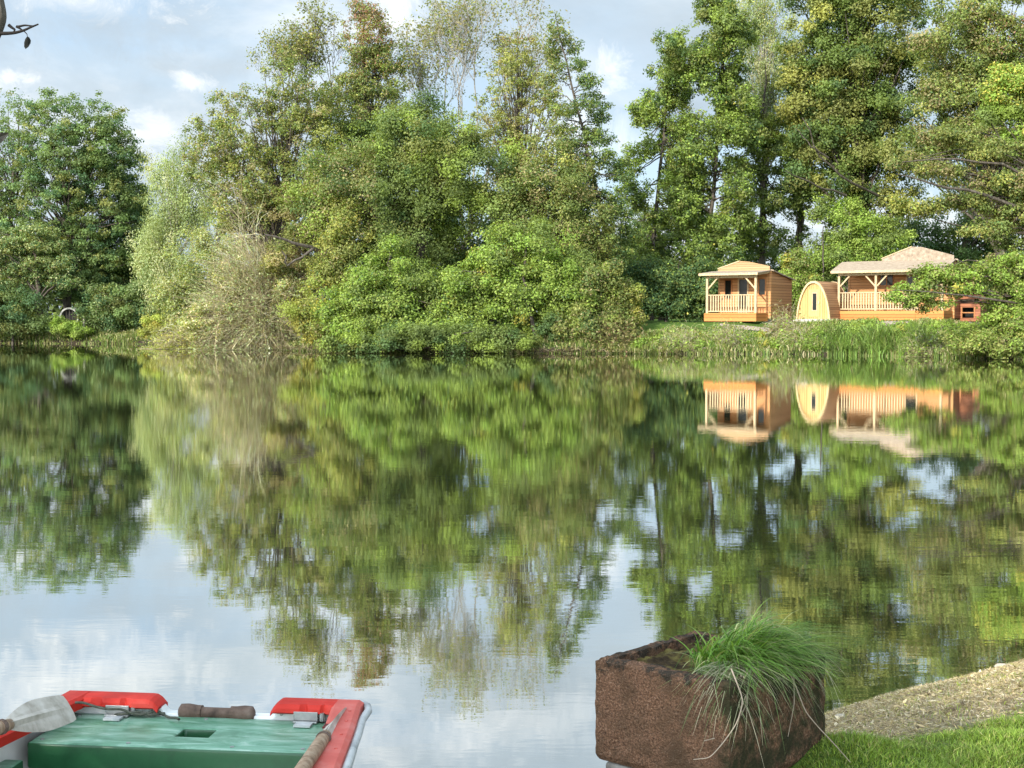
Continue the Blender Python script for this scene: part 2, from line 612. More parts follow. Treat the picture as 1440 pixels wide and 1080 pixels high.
def foliage(C, O, rc, n_leaf, L, palette, flat=.75, down=0.0, hang=1.0, ratio=.6):
    k = len(C)
    Rk = rng.uniform(rc[0], rc[1], k)
    wt = Rk ** 2 * rng.uniform(.5, 1.4, k)
    idx = rng.choice(k, n_leaf, p=wt / wt.sum())
    u = unit(rng.normal(size=(n_leaf, 3)))
    rad = Rk[idx] * rng.random(n_leaf) ** .55 * np.clip(np.exp(rng.normal(0, .15, n_leaf)), .6, 1.3)
    off = u * rad[:, None] * np.array([1, 1, flat * hang])
    P = C[idx] + off
    N = unit(u * .55 + O[idx] * .25 + np.array([0, 0, .35]) + rng.normal(0, .45, (n_leaf, 3)))
    Ls = L * rng.uniform(.65, 1.3, n_leaf)
    V, Q = leaf_geo(P, N, Ls, Ls * ratio, down)
    w, cols = PALS[palette]
    ck = cols[rng.choice(len(cols), k, p=w)]
    cl_ = cols[rng.choice(len(cols), n_leaf, p=w)]
    c = ck[idx] * .86 + cl_ * .14
    c = c * np.exp(rng.normal(0, .13, k))[idx][:, None] * np.exp(rng.normal(0, .08, n_leaf))[:, None]
    return V, Q, np.clip(c * LEAFK, .004, .6)


def bez(a, b, c, n=6):
    t = np.linspace(0, 1, n)[:, None]
    return (1 - t) ** 2 * a + 2 * t * (1 - t) * b + t ** 2 * c


def limbs(G, base, top_path, C, tr, nl, lift=.35, sides=5, att=(.45, .85)):
    """trunk along top_path and limbs from it to a choice of clump centres"""
    path = np.vstack([base, top_path])
    t = np.linspace(0, 1, len(path))
    tt = np.linspace(0, 1, 14)
    P = np.stack([np.interp(tt, t, path[:, i]) for i in range(3)], 1)
    P[1:-1] += rng.normal(0, tr * .35, (12, 3)) * np.array([1, 1, 0])
    P[0, 2] -= .3
    rad = tr * (1 - tt) ** .8 + tr * .10
    rad[0] *= 1.35
    G.tube(P, rad, 8)
    pick = rng.choice(len(C), min(nl, len(C)), replace=False)
    H = P[-1, 2] - P[0, 2]
    for i in pick:
        c = C[i]
        hz = (c[2] - P[0, 2]) / H
        f = np.clip(hz * rng.uniform(*att) + .03, .10, .93)
        a = np.array([np.interp(f, tt, P[:, q]) for q in range(3)])
        ra = tr * (1 - f) * .42 + .02
        d = c - a
        mid = a + d * .5 + np.array([0, 0, 1]) * np.linalg.norm(d[:2]) * lift * rng.uniform(-.2, 1)
        pth = bez(a, mid, c, 7)
        pth[1:-1] += rng.normal(0, .07, (5, 3))
        ra = min(ra, .02 + .03 * np.linalg.norm(d))
        G.tube(pth, np.linspace(ra, .012, 7), sides)


def tree(name, label, cat, D, base, blobs, n_leaf, palette, L=.24, rc=(.7, 1.25), tr=.28, nl=45, top=None, dens=1.0, flat=.75, down=0.0, hang=1.0,
         ratio=.6, group=None, bark=None, part='crown', stem='trunk', extra=None, second=None, att=(.45, .85)):
    Db = D
    bx, by = (base - 720) / F * Db, Db
    bz = gz(bx, by)
    root = empty(name, (bx, by, bz))
    tag(root, label, cat, group)
    B0 = np.array([bx, by, bz])
    C, O = clump_cloud(blobs, D, rc, dens)
    keep = C[:, 2] > bz + .05
    C, O = C[keep], O[keep]
    V, Q, c = foliage(C, O, rc, int(n_leaf * 2.35), L * .655, palette, flat, down, hang, ratio)
    if second is not None:                         # (palette, test on px,py) recolours whole sprays: a twig that has turned
        for pal2, (x0, y0, x1, y1), prob in second:
            ctr = V.reshape(-1, 4, 3).mean(1)
            px = 720 + F * ctr[:, 0] / ctr[:, 1]; py = 450 - F * (ctr[:, 2] - CH) / ctr[:, 1]
            sel = (px > x0) & (px < x1) & (py > y0) & (py < y1) & (rng.random(len(px)) < prob)
            w, cols = PALS[pal2]
            c[sel] = LEAFK * cols[rng.choice(len(cols), sel.sum(), p=w)] * np.exp(rng.normal(0, .2, sel.sum()))[:, None]
    V[:, 2] = np.maximum(V[:, 2], .02)
    npmesh(part, V - B0, Q, M_LEAF, root, tint=c)
    G = Geo()
    if top is None:
        tx = np.average([q[0] for q in blobs]); ty = min(q[1] - q[3] * .7 for q in blobs)
        top = [PY(tx, ty, D)]
        mid = (B0 + top[0]) / 2
        top = [mid * np.array([1, 1, 1]), top[0]]
    else:
        top = [PY(q[0], q[1], D) for q in top]
    limbs(G, B0, np.array(top), C, tr, nl, att=att)
    if extra is not None:
        for pts, r0, r1 in extra:
            pp = np.array([PY(q[0], q[1], D + (q[2] if len(q) > 2 else 0)) for q in pts])
            t = np.linspace(0, 1, len(pp)); tt = np.linspace(0, 1, 9)
            pp = np.stack([np.interp(tt, t, pp[:, i]) for i in range(3)], 1)
            pp[1:-1] += rng.normal(0, r0 * .4, (7, 3))
            G.tube(pp, np.linspace(r0, r1, 9), 6)
    V2 = np.concatenate(G.V) - B0
    npmesh(stem, V2, np.concatenate(G.Q), bark or M_BARK, root, smooth=True)
    return root


def grow(G, tips, p, d, length, r, lvl, maxl, spread=.5, kids=(3, 5), up=.12):
    n = 5
    pts = [p]
    q, dd = p.copy(), d.copy()
    for i in range(n):
        dd = unit(dd + rng.normal(0, .13, 3) + np.array([0, 0, up * .5]))
        q = q + dd * length / n
        pts.append(q)
    pts = np.array(pts)
    G.tube(pts, np.linspace(r, r * .5, n + 1), 5 if lvl < 2 else 3)
    if lvl >= maxl:
        tips.append(pts[-1]); tips.append(pts[3])
        return
    for k in range(random.randint(*kids)):
        f = random.uniform(.35, 1.0)
        a = np.array([np.interp(f, np.linspace(0, 1, n + 1), pts[:, i]) for i in range(3)])
        nd = unit(dd + unit(rng.normal(size=3)) * spread * 1.5 + np.array([0, 0, up]))
        grow(G, tips, a, nd, length * random.uniform(.55, .78), r * .6, lvl + 1, maxl, spread, kids, up)


def open_tree(name, label, cat, D, base, trunk_px, h, n_leaf, palette, stems, L=.2, bark=None, group=None, maxl=4, r=.12, spread=.42):
    bx = (base - 720) / F * D
    bz = gz(bx, D)
    B0 = np.array([bx, D, bz])
    root = empty(name, tuple(B0))
    tag(root, label, cat, group)
    G = Geo(); tips = []
    for (tx, ty, ln) in stems:
        t = PY(tx, ty, D)
        pth = bez(B0, (B0 + t) / 2 + np.array([rng.normal(0, .4), rng.normal(0, .4), 0]), t, 10)
        G.tube(pth, np.linspace(r * 1.5, r, 10), 7)
        d = unit(pth[-1] - pth[-2])
        grow(G, tips, t, d, ln, r, 0, maxl, spread)
    T = np.array(tips)
    V, Q, c = foliage(T, np.tile(np.array([0, 0, 1.0]), (len(T), 1)), (.25, .6), n_leaf, L, palette)
    npmesh('crown', V - B0, Q, M_LEAF, root, tint=c)
    npmesh('trunk', np.concatenate(G.V) - B0, np.concatenate(G.Q), bark or M_BARK, root, smooth=True)
    return root


def twig_bush(name, label, D, base, rx, ry, n, palette, nleaf=0, leafpal='straw', group=None, cat='bush', r=.012, tl=(.8, 2.4)):
    """a shrub of bare arching stems carrying a tangle of fine twigs"""
    B0 = np.array([(base[0] - 720) / F * D, D, 0.0]); B0[2] = gz(B0[0], D)
    a, h = rx * D / F, ry * D / F
    s = 6
    # main stems from the foot, then twigs that spring from points along them
    ns = max(24, n // 45)
    o = unit(rng.normal(size=(ns, 3)) * np.array([1, 1, .9])); o[:, 2] = np.abs(o[:, 2]) + .15
    th_ = np.arctan2(o[:, 2], o[:, 0])
    lobe = 1 + .22 * np.sin(3.3 * th_ + base[0]) + .18 * np.sin(7.1 * th_ + 2 * base[1])
    tip = B0 + o * np.array([a, a * .8, h]) * lobe[:, None] * rng.uniform(.5, 1.0, (ns, 1))
    st = B0 + rng.normal(size=(ns, 3)) * np.array([a * .35, a * .3, 0]); st[:, 2] = B0[2] - .1
    mid = (st + tip) / 2 + np.array([0, 0, 1]) * (h * .12) + rng.normal(0, .3, (ns, 3))
    k = rng.integers(0, ns, n)
    f = rng.random(n)[:, None] ** .6
    p0 = (1 - f) ** 2 * st[k] + 2 * f * (1 - f) * mid[k] + f ** 2 * tip[k] + rng.normal(0, .28, (n, 3))
    dirn = unit(unit(p0 - B0 - np.array([0, 0, h * .2])) * .8 + rng.normal(0, .5, (n, 3)) + np.array([-.25, 0, .05]))
    p2 = p0 + dirn * rng.uniform(tl[0], tl[1], (n, 1)) * np.array([1, 1, .85])
    p1 = (p0 + p2) / 2 + np.array([0, 0, .22]) + rng.normal(0, .16, (n, 3))
    p2[:, 2] -= rng.random(n) * .5
    A0 = np.concatenate([st, p0]); A1 = np.concatenate([mid, p1]); A2 = np.concatenate([tip, p2])
    m = ns + n
    rr = np.concatenate([np.full(ns, r * 2.2), r * rng.uniform(.45, 1.0, n)])[:, None, None, None]
    t = np.linspace(0, 1, s)[None, :, None]
    P = (1 - t) ** 2 * A0[:, None] + 2 * t * (1 - t) * A1[:, None] + t ** 2 * A2[:, None]
    P[:, 1:] += rng.normal(0, .035, (m, s - 1, 3))
    P[:, :, 2] = np.maximum(P[:, :, 2], .03)
    T = unit(A2 - A0)
    A = unit(np.cross(T, rng.normal(size=(m, 3)))); B = np.cross(T, A)
    th = np.arange(3) * 2.094
    ring = A[:, None, None] * np.cos(th)[None, None, :, None] + B[:, None, None] * np.sin(th)[None, None, :, None]
    V = (P[:, :, None] + rr * (1.25 - np.linspace(0, 1, s))[None, :, None, None] * ring).reshape(-1, 3)
    b0 = (np.arange(m)[:, None, None] * s + np.arange(s - 1)[None, :, None]) * 3
    j = np.arange(3)[None, None, :]
    Qd = np.stack([b0 + j, b0 + (j + 1) % 3, b0 + 3 + (j + 1) % 3, b0 + 3 + j], -1).reshape(-1, 4)
    w, cols = PALS[palette]
    c = cols[rng.choice(len(cols), m, p=w)] * np.exp(rng.normal(0, .28, (m, 1)))
    c = np.repeat(np.clip(c * 1.3, 0, .62), (s - 1) * 3, 0)
    root = empty(name, tuple(B0))
    tag(root, label, cat, group)
    npmesh('stems', V - B0, Qd, M_DRY, root, tint=c)
    if nleaf:
        Cc = P[:, 2:].reshape(-1, 3)
        V, Q, c = foliage(Cc, np.tile(np.array([0, 0, 1.0]), (len(Cc), 1)), (.12, .4), nleaf, .15, leafpal)
        V[:, 2] = np.maximum(V[:, 2], .02)
        npmesh('foliage', V - B0, Q, M_LEAF, root, tint=c)
    return root


def blades(P, H, Wd, lean, tint, seg=4, droop=.5, dirs=None):
    """grass blades: P (n,3) roots, H height, lean outward distance; returns ribbon geometry"""
    n = len(P)
    if dirs is None:
        a = rng.random(n) * 6.283
        dirs = np.stack([np.cos(a), np.sin(a), np.zeros(n)], 1)
    t = np.linspace(0, 1, seg + 1)
    side = np.stack([-dirs[:, 1], dirs[:, 0], np.zeros(n)], 1)
    tw = rng.normal(0, .5, n)[:, None]
    side = unit(side + dirs * tw)
    up = t[None] - np.asarray(droop) * t[None] ** 2.6
    c = P[:, None] + dirs[:, None] * (lean[:, None] * t[None] ** 1.7)[..., None]
    c[:, :, 2] += H[:, None] * up
    w = (Wd[:, None] * (1 - t[None] ** 2.2 * .92))[..., None] * .5
    V = np.stack([c - side[:, None] * w, c + side[:, None] * w], 2).reshape(-1, 3)
    b0 = (np.arange(n)[:, None] * (seg + 1) + np.arange(seg)[None]) * 2
    Q = np.stack([b0, b0 + 1, b0 + 3, b0 + 2], -1).reshape(-1, 4)
    return V, Q, np.repeat(tint, seg, 0)

PALS['bank'] = pal((4, (.16, .23, .05)), (3, (.27, .30, .10)), (2.8, (.46, .40, .22)), (1.5, (.09, .15, .035)))
# ------------------------------------------------------------------ trees and shrubs
GT = 'trees around the pond'
GB = 'bushes along the far bank'
# left bank, far side of the pond
tree('leafy_tree', 'tall round dark green tree by the far left shore, pale pipe mouth at its foot', 'tree', 114, 95,
     [(105, 205, 84, 78), (60, 290, 70, 80), (150, 290, 56, 96), (95, 370, 85, 60), (175, 245, 32, 56), (130, 190, 50, 50)], 37000, 'left', L=.29, rc=(.35, .75), tr=.34, nl=120,
     dens=.75, group=GT, top=[(92, 330), (98, 210)], flat=.6)
tree('leafy_tree', 'loose light green tree cut by the left picture edge, sky showing through its stems', 'tree', 116, 12,
     [(20, 190, 62, 62), (-40, 230, 70, 90), (15, 270, 50, 50), (-60, 330, 90, 80)], 13000, 'left', L=.28, rc=(.3, .65), tr=.22, nl=90, dens=.7,
     group=GT, top=[(18, 300), (28, 150)], extra=[([(12, 470), (-4, 330), (-12, 180)], .2, .05), ([(14, 470), (38, 300), (44, 190)], .16, .04)])
tree('layered_tree', 'low tree with flat spreading olive boughs and a grey trunk on the left shore', 'tree', 110, 56,
     [(40, 345, 55, 14), (70, 372, 50, 12), (20, 385, 45, 13), (52, 325, 35, 10), (85, 395, 36, 10), (-20, 350, 50, 26), (-10, 410, 45, 22)], 14000, 'left', L=.25, rc=(.3, .7), tr=.26, nl=26,
     group=GT, top=[(55, 400), (42, 330)], dens=1.2, flat=.5, second=[('pale', (-80, 300, 140, 440), .3), ('olive', (-80, 300, 140, 440), .2)])
tree('leafy_tree', 'dark green tree at the right end of the left clump, beside the sky gap', 'tree', 118, 172,
     [(180, 270, 32, 44), (165, 330, 46, 60), (196, 340, 28, 60), (150, 400, 50, 50), (205, 395, 28, 46)], 22000, 'dark', L=.29, rc=(.8, 1.3), tr=.26, nl=30, group=GT, dens=.8)
tree('weeping_birch', 'pale weeping birch with thin hanging sprays in the gap right of the left clump', 'tree', 104, 246,
     [(248, 290, 44, 62), (236, 245, 26, 30), (228, 350, 40, 50), (280, 270, 30, 50), (215, 370, 26, 44), (258, 225, 20, 22)], 17000, 'pale', L=.25, rc=(.5, .95), tr=.16, nl=50,
     dens=.75, hang=2.3, down=2.2, ratio=.42, group=GT, bark=M_BARKP)
# the middle mass
tree('olive_tree', 'brownish olive tree with thin airy outer twigs, left shoulder of the middle clump', 'tree', 90, 380,
     [(345, 190, 70, 62), (300, 215, 46, 52), (410, 130, 48, 60), (375, 260, 70, 60), (430, 215, 60, 90), (330, 285, 50, 45)], 25000, 'olive', L=.22, rc=(.28, .6), tr=.30, nl=110,
     dens=.75, group=GT, top=[(392, 330), (420, 120)], second=[('brown', (200, 40, 420, 320), .16), ('green', (200, 40, 500, 320), .35)])
open_tree('bare_topped_tree', 'thin half bare tree with fine twigs against the sky, behind the brownish olive one', 'tree', 96, 425, None, 0, 6500, 'olive',
          [(440, 190, 4.0), (415, 200, 3.6), (465, 170, 3.8), (390, 190, 3.2)], L=.17, group=GT, maxl=4, r=.05)
tree('red_crowned_tree', 'tall green tree whose narrow pointed top has turned reddish brown', 'tree', 94, 520,
     [(512, 60, 34, 48), (515, 25, 20, 28), (520, 115, 50, 42), (500, 165, 75, 62), (530, 220, 75, 70), (545, 85, 26, 36)], 28000, 'green', L=.22, rc=(.3, .65), tr=.32, nl=60,
     group=GT, top=[(515, 250), (512, 5)], second=[('olive', (440, -40, 600, 170), .5), ('red', (485, -40, 560, 66), .6), ('red', (470, 66, 590, 115), .12)])
open_tree('bare_topped_tree', 'tall half bare tree with many pale upright limbs and few leaves, centre skyline', 'tree', 98, 655, None, 0, 9500, 'olive',
          [(632, 235, 5.0), (660, 225, 5.2), (612, 240, 4.8), (688, 230, 5.0), (645, 170, 4.4), (672, 160, 4.4), (712, 220, 4.6), (595, 225, 4.4), (625, 160, 4.0), (700, 165, 3.8), (735, 190, 3.8)], L=.19, bark=M_BARKP, group=GT, maxl=4, r=.05, spread=.40)
tree('olive_tree', 'rusty yellow tinged tree with loose foliage between the half bare one and the leaning one', 'tree', 92, 735,
     [(715, 130, 50, 50), (745, 185, 55, 46), (690, 190, 50, 40), (725, 75, 32, 34), (770, 130, 30, 40)], 9000, 'olive', L=.20, rc=(.25, .55), tr=.2, nl=100, dens=.5, group=GT,
     second=[('red', (690, 10, 760, 70), .3), ('yellowgreen', (640, 60, 800, 240), .3)])
tree('leafy_tree', 'big dense round green tree standing at the centre of the middle clump', 'tree', 85, 580,
     [(590, 225, 95, 80), (545, 275, 90, 75), (650, 255, 80, 80), (600, 190, 60, 55), (480, 260, 60, 80), (560, 350, 110, 60)], 56000, 'green', L=.23, rc=(.6, 1.15), tr=.4, nl=40,
     group=GT, dens=.85, top=[(590, 320), (595, 170)], second=[('brown', (420, 200, 530, 330), .3)])
# the leaning conifer-like tree: short drooping boughs on a long leaning stem
LB = []
for i in range(32):
    f = i / 31
    tx = np.interp(f, [0, .35, .7, 1], [858, 832, 806, 782]); ty = np.interp(f, [0, .35, .7, 1], [360, 240, 130, 28])
    wd = np.interp(f, [0, .3, .75, 1], [38, 46, 30, 7])
    for sgn in (-1, 1):
        if rng.random() < .86:
            LB.append((tx + sgn * wd * rng.uniform(.35, .95), ty + rng.uniform(-4, 10), wd * rng.uniform(.4, .7), rng.uniform(7, 13), rng.normal(0, .7)))
tree('leaning_larch', 'slender dark tree leaning left with short drooping boughs, right end of middle clump', 'tree', 86, 868, LB, 18000, 'green', L=.20, rc=(.2, .42), tr=.15, nl=110, att=(.88, .99),
     dens=1.3, flat=.8, down=.8, group=GT, top=[(852, 330), (832, 240), (806, 130), (780, 18)], second=[('olive', (700, 0, 815, 400), .4), ('dark', (800, 60, 900, 400), .4)])
tree('olive_tree', 'olive and bronze rounded tree in front of the leaning tree', 'tree', 84, 780,
     [(770, 245, 66, 48), (800, 290, 60, 55), (735, 280, 50, 50), (815, 350, 55, 60), (770, 340, 60, 60)], 27000, 'olive', L=.22, rc=(.5, 1.0), tr=.24, nl=26, group=GT, dens=.9,
     second=[('green', (690, 180, 880, 460), .35)])
tree('dark_tree', 'dense deep green tree low behind the two poplars, left of the porch cabin', 'tree', 108, 930,
     [(900, 350, 44, 60), (960, 345, 50, 60), (1020, 350, 44, 50), (940, 410, 70, 40), (1060, 385, 40, 40), (1100, 375, 34, 36)], 19000, 'left', L=.3, rc=(.45, .9), tr=.28, nl=30, group=GT, dens=.75)
# low front row at the water
tree('leafy_bush', 'large bright green bush with a pale stem at its foot, overhanging the water', 'bush', 79.5, 742,
     [(735, 365, 70, 58), (690, 400, 60, 52), (790, 405, 58, 52), (745, 425, 70, 45), (650, 420, 48, 45), (815, 440, 48, 38)], 40000, 'bright', L=.22, rc=(.45, .85), tr=.16, nl=22, group=GB,
     dens=.9, part='foliage', stem='stems', extra=[([(752, 470, -1.2), (742, 425, -1.6), (736, 380, -1)], .13, .05)], second=[('green', (560, 300, 880, 480), .35)])
tree('leafy_bush', 'light green round bush left of the largest bright one, its top a dome', 'bush', 80.5, 555,
     [(560, 385, 60, 48), (520, 420, 55, 48), (600, 420, 55, 45), (560, 445, 80, 38), (495, 450, 48, 32)], 33000, 'bright', L=.22, rc=(.45, .85), tr=.14, nl=18, group=GB,
     part='foliage', stem='stems', second=[('green', (430, 300, 680, 500), .4)])
tree('leafy_bush', 'dark green low bush dipping into the water below the bright middle bushes', 'bush', 77, 640,
     [(650, 474, 60, 20), (590, 478, 50, 17), (712, 480, 50, 16), (530, 482, 46, 13), (560, 470, 30, 16), (480, 484, 30, 10)], 17000, 'green', L=.2, rc=(.35, .7), tr=.09, nl=12, group=GB, part='foliage', stem='stems')
tree('leafy_bush', 'deep green bush with bronze tips at the right end of the middle clump', 'bush', 78.5, 825,
     [(830, 440, 50, 42), (790, 465, 48, 26), (855, 460, 30, 26), (845, 400, 34, 36), (760, 484, 50, 12), (820, 486, 40, 12)], 20000, 'green', L=.2, rc=(.4, .75), tr=.1, nl=16, group=GB, part='foliage', stem='stems',
     second=[('olive', (780, 350, 900, 500), .45)])
tree('yellow_bush', 'yellow and gold autumn bush between the dry twigs and the green domes', 'bush', 83, 455,
     [(470, 360, 34, 60), (452, 410, 42, 46), (485, 320, 34, 36), (470, 450, 45, 38), (430, 445, 34, 30)], 18000, 'yellowgreen', L=.2, rc=(.4, .8), tr=.1, nl=18, group=GB, part='foliage', stem='stems',
     second=[('olive', (420, 280, 520, 500), .4), ('green', (420, 280, 520, 500), .15)])
twig_bush('dry_bush', 'big pale dead bush of fine arching twigs at the left of the middle clump', 88, (372, 478), 84, 172, 8500, 'straw', nleaf=13000, leafpal='pale', group=GB, r=.014, tl=(1.0, 3.0))
tree('pale_bush', 'loose pale straw green bush at the waterside before the dead twigs', 'bush', 87, 330,
     [(305, 445, 46, 26), (345, 425, 36, 30), (270, 460, 30, 18), (380, 455, 40, 22), (330, 390, 30, 26), (400, 415, 26, 36)], 10000, 'pale', L=.2, rc=(.25, .55), tr=.07, nl=40, dens=.7, group=GB, part='foliage', stem='stems',
     second=[('yellowgreen', (200, 300, 460, 490), .4), ('straw', (200, 300, 460, 490), .2)])
twig_bush('dry_bush', 'straw coloured twiggy scrub along the water below the big pale dead bush', 90, (300, 486), 70, 56, 5000, 'straw', nleaf=13000, leafpal='yellowgreen', group=GB, r=.012, tl=(.6, 1.8))
tree('pale_bush', 'soft pale green bush behind the dead twigs, under the weeping birch', 'bush', 97, 285,
     [(280, 380, 50, 60), (330, 340, 44, 56), (250, 420, 36, 40), (310, 430, 60, 40), (385, 330, 44, 60)], 21000, 'pale', L=.22, rc=(.5, 1.0), tr=.14, nl=30, group=GB, part='foliage', stem='stems',
     second=[('olive', (200, 250, 460, 480), .3), ('yellowgreen', (200, 250, 460, 480), .2)])
tree('olive_tree', 'dark limbed tree with a long bare branch slanting over the pale dead bush', 'tree', 87, 462,
     [(430, 300, 44, 46), (405, 360, 38, 34), (470, 285, 40, 40)], 10000, 'olive', L=.21, rc=(.4, .8), tr=.2, nl=26, group=GT,
     extra=[([(470, 362, -3), (425, 346, -4.5), (372, 330, -5.5)], .16, .05), ([(440, 350, -4.5), (405, 372, -5), (396, 352, -5.2)], .09, .03)])
# left bank shrubs
tree('leafy_bush', 'glossy green bush at the left picture edge on the far left bank', 'bush', 109, 20,
     [(20, 435, 50, 28), (-25, 430, 45, 32), (30, 455, 42, 16)], 12000, 'left', L=.24, rc=(.5, .9), tr=.1, nl=14, group=GB, part='foliage', stem='stems')
tree('leafy_bush', 'broad green bush right of the pipe mouth on the far left bank', 'bush', 110, 165,
     [(150, 430, 40, 32), (185, 440, 38, 30), (205, 425, 26, 36), (130, 452, 30, 14)], 14000, 'left', L=.24, rc=(.5, .9), tr=.1, nl=16, group=GB, part='foliage', stem='stems',
     second=[('pale', (120, 400, 230, 470), .12)])
tree('leafy_bush', 'fresh green weeds spilling down in front of the pipe mouth', 'bush', 108.4, 101,
     [(100, 462, 20, 9), (84, 458, 8, 12), (112, 466, 16, 7)], 3200, 'bright', L=.2, rc=(.25, .5), tr=.04, nl=6, group=GB, part='foliage', stem='stems')
tree('leafy_bush', 'yellow green scrub on the bank where the dark earth edge ends', 'bush', 99, 232,
     [(232, 455, 30, 18), (262, 462, 34, 14), (215, 462, 22, 12)], 8000, 'yellowgreen', L=.19, rc=(.35, .6), tr=.06, nl=10, group=GB, part='foliage', stem='stems')
# right side behind the cabins
def tower(cx0, cy0, cx1, cy1, w0, w1, n, rx, ry):
    out = []
    for i in range(n):
        f = (i + .5) / n
        w = np.interp(f, [0, .3, .62, 1], [w0 * .85, w0, w0 * .78, w1])
        for k in range(3):
            out.append((np.interp(f, [0, 1], [cx0, cx1]) + rng.uniform(-1, 1) * w, np.interp(f, [0, 1], [cy0, cy1]) + rng.normal(0, 6), rx * rng.uniform(.6, 1.3), ry * rng.uniform(.6, 1.3), rng.normal(0, 1.5)))
    return out


tree('poplar', 'dark green poplar with ragged tiers of boughs, first tree right of the central sky gap', 'tree', 97, 915,
     tower(915, 415, 946, 62, 54, 10, 18, 20, 19) + [(953, 62, 7, 22), (895, 150, 14, 12), (962, 105, 10, 22)], 26000, 'green', L=.27, rc=(.25, .55), tr=.15, nl=90, att=(.85, .97), dens=.8, group=GT,
     top=[(922, 300), (940, 130), (952, 60)], second=[('bright', (860, 100, 1000, 460), .25)], flat=.9)
tree('poplar', 'tall dark poplar right behind the small porch cabin, dense low boughs and gaps of sky', 'tree', 95, 1000,
     tower(1002, 395, 1012, 5, 62, 34, 21, 23, 20) + [(985, 20, 14, 20), (1012, 5, 24, 18)], 36000, 'green', L=.27, rc=(.26, .58), tr=.17, nl=100, att=(.85, .97), dens=.8, group=GT,
     top=[(1000, 300), (1015, 120), (1018, -10)], second=[('bright', (930, 60, 1080, 460), .25)], flat=.9)
tree('tall_tree', 'straight dark trunked tree with few low leaves, above the gap between cabin and pod', 'tree', 99, 1071,
     tower(1072, 340, 1075, 170, 36, 26, 8, 22, 14) + [(1068, 345, 26, 16), (1050, 165, 24, 20)], 10500, 'green', L=.26, rc=(.3, .6), tr=.26, nl=46, att=(.8, .97), dens=.8, group=GT, top=[(1072, 250), (1076, 90)])
tree('tall_tree', 'slim grey trunked tree left of the oak with a patch of sky at its foot', 'tree', 101, 1126,
     tower(1130, 300, 1130, 160, 28, 24, 6, 19, 14) + [(1120, 330, 20, 14)], 7500, 'green', L=.26, rc=(.3, .6), tr=.28, nl=36, dens=.8, group=GT, top=[(1126, 260), (1130, 130)])
tree('silver_birch', 'pale silvery green birch with fine hanging foliage between poplar and oak', 'tree', 104, 1075,
     [(1068, 60, 32, 60), (1085, 120, 30, 50), (1060, 130, 26, 40), (1055, 20, 30, 34), (1090, 30, 26, 40), (1098, 170, 24, 40)], 11000, 'pale', L=.24, rc=(.4, .8), tr=.17, nl=90, dens=.65,
     hang=2.2, down=2, ratio=.45, group=GT, bark=M_BARKP, second=[('yellow', (1020, -20, 1100, 40), .12)])
tree('oak_tree', 'huge dense olive green oak rising behind the pod and the large cabin', 'tree', 96, 1205,
     [(1160, 60, 62, 70), (1230, 40, 72, 70), (1200, 130, 90, 70), (1150, 170, 56, 56), (1235, 200, 72, 66), (1170, 240, 60, 46), (1280, 110, 56, 70), (1130, 110, 34, 60), (1200, -40, 100, 60), (1245, 280, 55, 36)], 74000, 'oak',
     L=.29, rc=(.6, 1.15), tr=.5, nl=70, group=GT, dens=.75, top=[(1215, 250), (1210, 0)],
     extra=[([(1235, 275, -3.5), (1185, 250, -5.5), (1150, 215, -6.5), (1128, 165, -7)], .09, .03), ([(1190, 275, -4), (1150, 262, -5.5), (1105, 240, -7)], .08, .03), ([(1165, 222, -6.2), (1140, 205, -7), (1118, 180, -7)], .06, .02)],
     second=[('yellow', (1090, 40, 1140, 200), .04)])
tree('spreading_tree', 'spreading olive tree with layered boughs at the upper right behind the large cabin', 'tree', 88, 1420,
     [(1345, 60, 70, 56), (1420, 30, 80, 70), (1380, 120, 60, 40), (1330, 150, 62, 40), (1450, 120, 60, 60), (1300, 215, 56, 32), (1370, 200, 62, 40), (1500, 60, 70, 90), (1440, 230, 60, 40)], 50000, 'olive', L=.26,
     rc=(.5, 1.0), tr=.4, nl=60, group=GT, dens=.75, top=[(1410, 300), (1410, -30)], second=[('green', (1250, -60, 1560, 300), .45), ('red', (1380, 20, 1440, 80), .15)])
tree('autumn_tree', 'yellow turning tree hanging in from the right edge, over the long boughs', 'tree', 74, 1500,
     [(1425, 140, 34, 26), (1400, 110, 20, 16), (1385, 130, 18, 12), (1450, 190, 40, 26), (1400, 165, 26, 14), (1480, 130, 50, 60), (1440, 110, 30, 26)], 14000, 'bright', L=.22, rc=(.4, .7), tr=.2, nl=26, group=GT, dens=.9,
     second=[('yellow', (1370, 70, 1460, 150), .4)])
tree('overhanging_tree', 'olive tree on the right bank, long bronze boughs sagging over the large cabin roof', 'tree', 69, 1560,
     [(1400, 215, 60, 14), (1330, 245, 50, 14), (1270, 225, 22, 14), (1420, 260, 60, 16), (1360, 285, 52, 13), (1290, 292, 34, 12), (1440, 300, 50, 22), (1395, 325, 42, 14), (1475, 250, 60, 50), (1430, 360, 40, 22), (1255, 285, 16, 10), (1340, 190, 46, 12), (1510, 330, 60, 60)],
     30000, 'olive', L=.2, rc=(.35, .7), tr=.28, nl=70, group=GT, dens=1.0, flat=.6, top=[(1530, 330), (1490, 190)],
     extra=[([(1510, 330), (1400, 275, -1), (1320, 262, -1.5), (1262, 245, -2)], .11, .025), ([(1500, 290), (1420, 232, -1), (1340, 222, -1), (1268, 228, -1)], .09, .02), ([(1490, 350), (1430, 300), (1385, 285), (1350, 300)], .09, .02)],
     second=[('green', (1220, 150, 1600, 420), .35), ('yellowgreen', (1240, 260, 1320, 330), .5), ('brown', (1230, 200, 1340, 260), .5)])
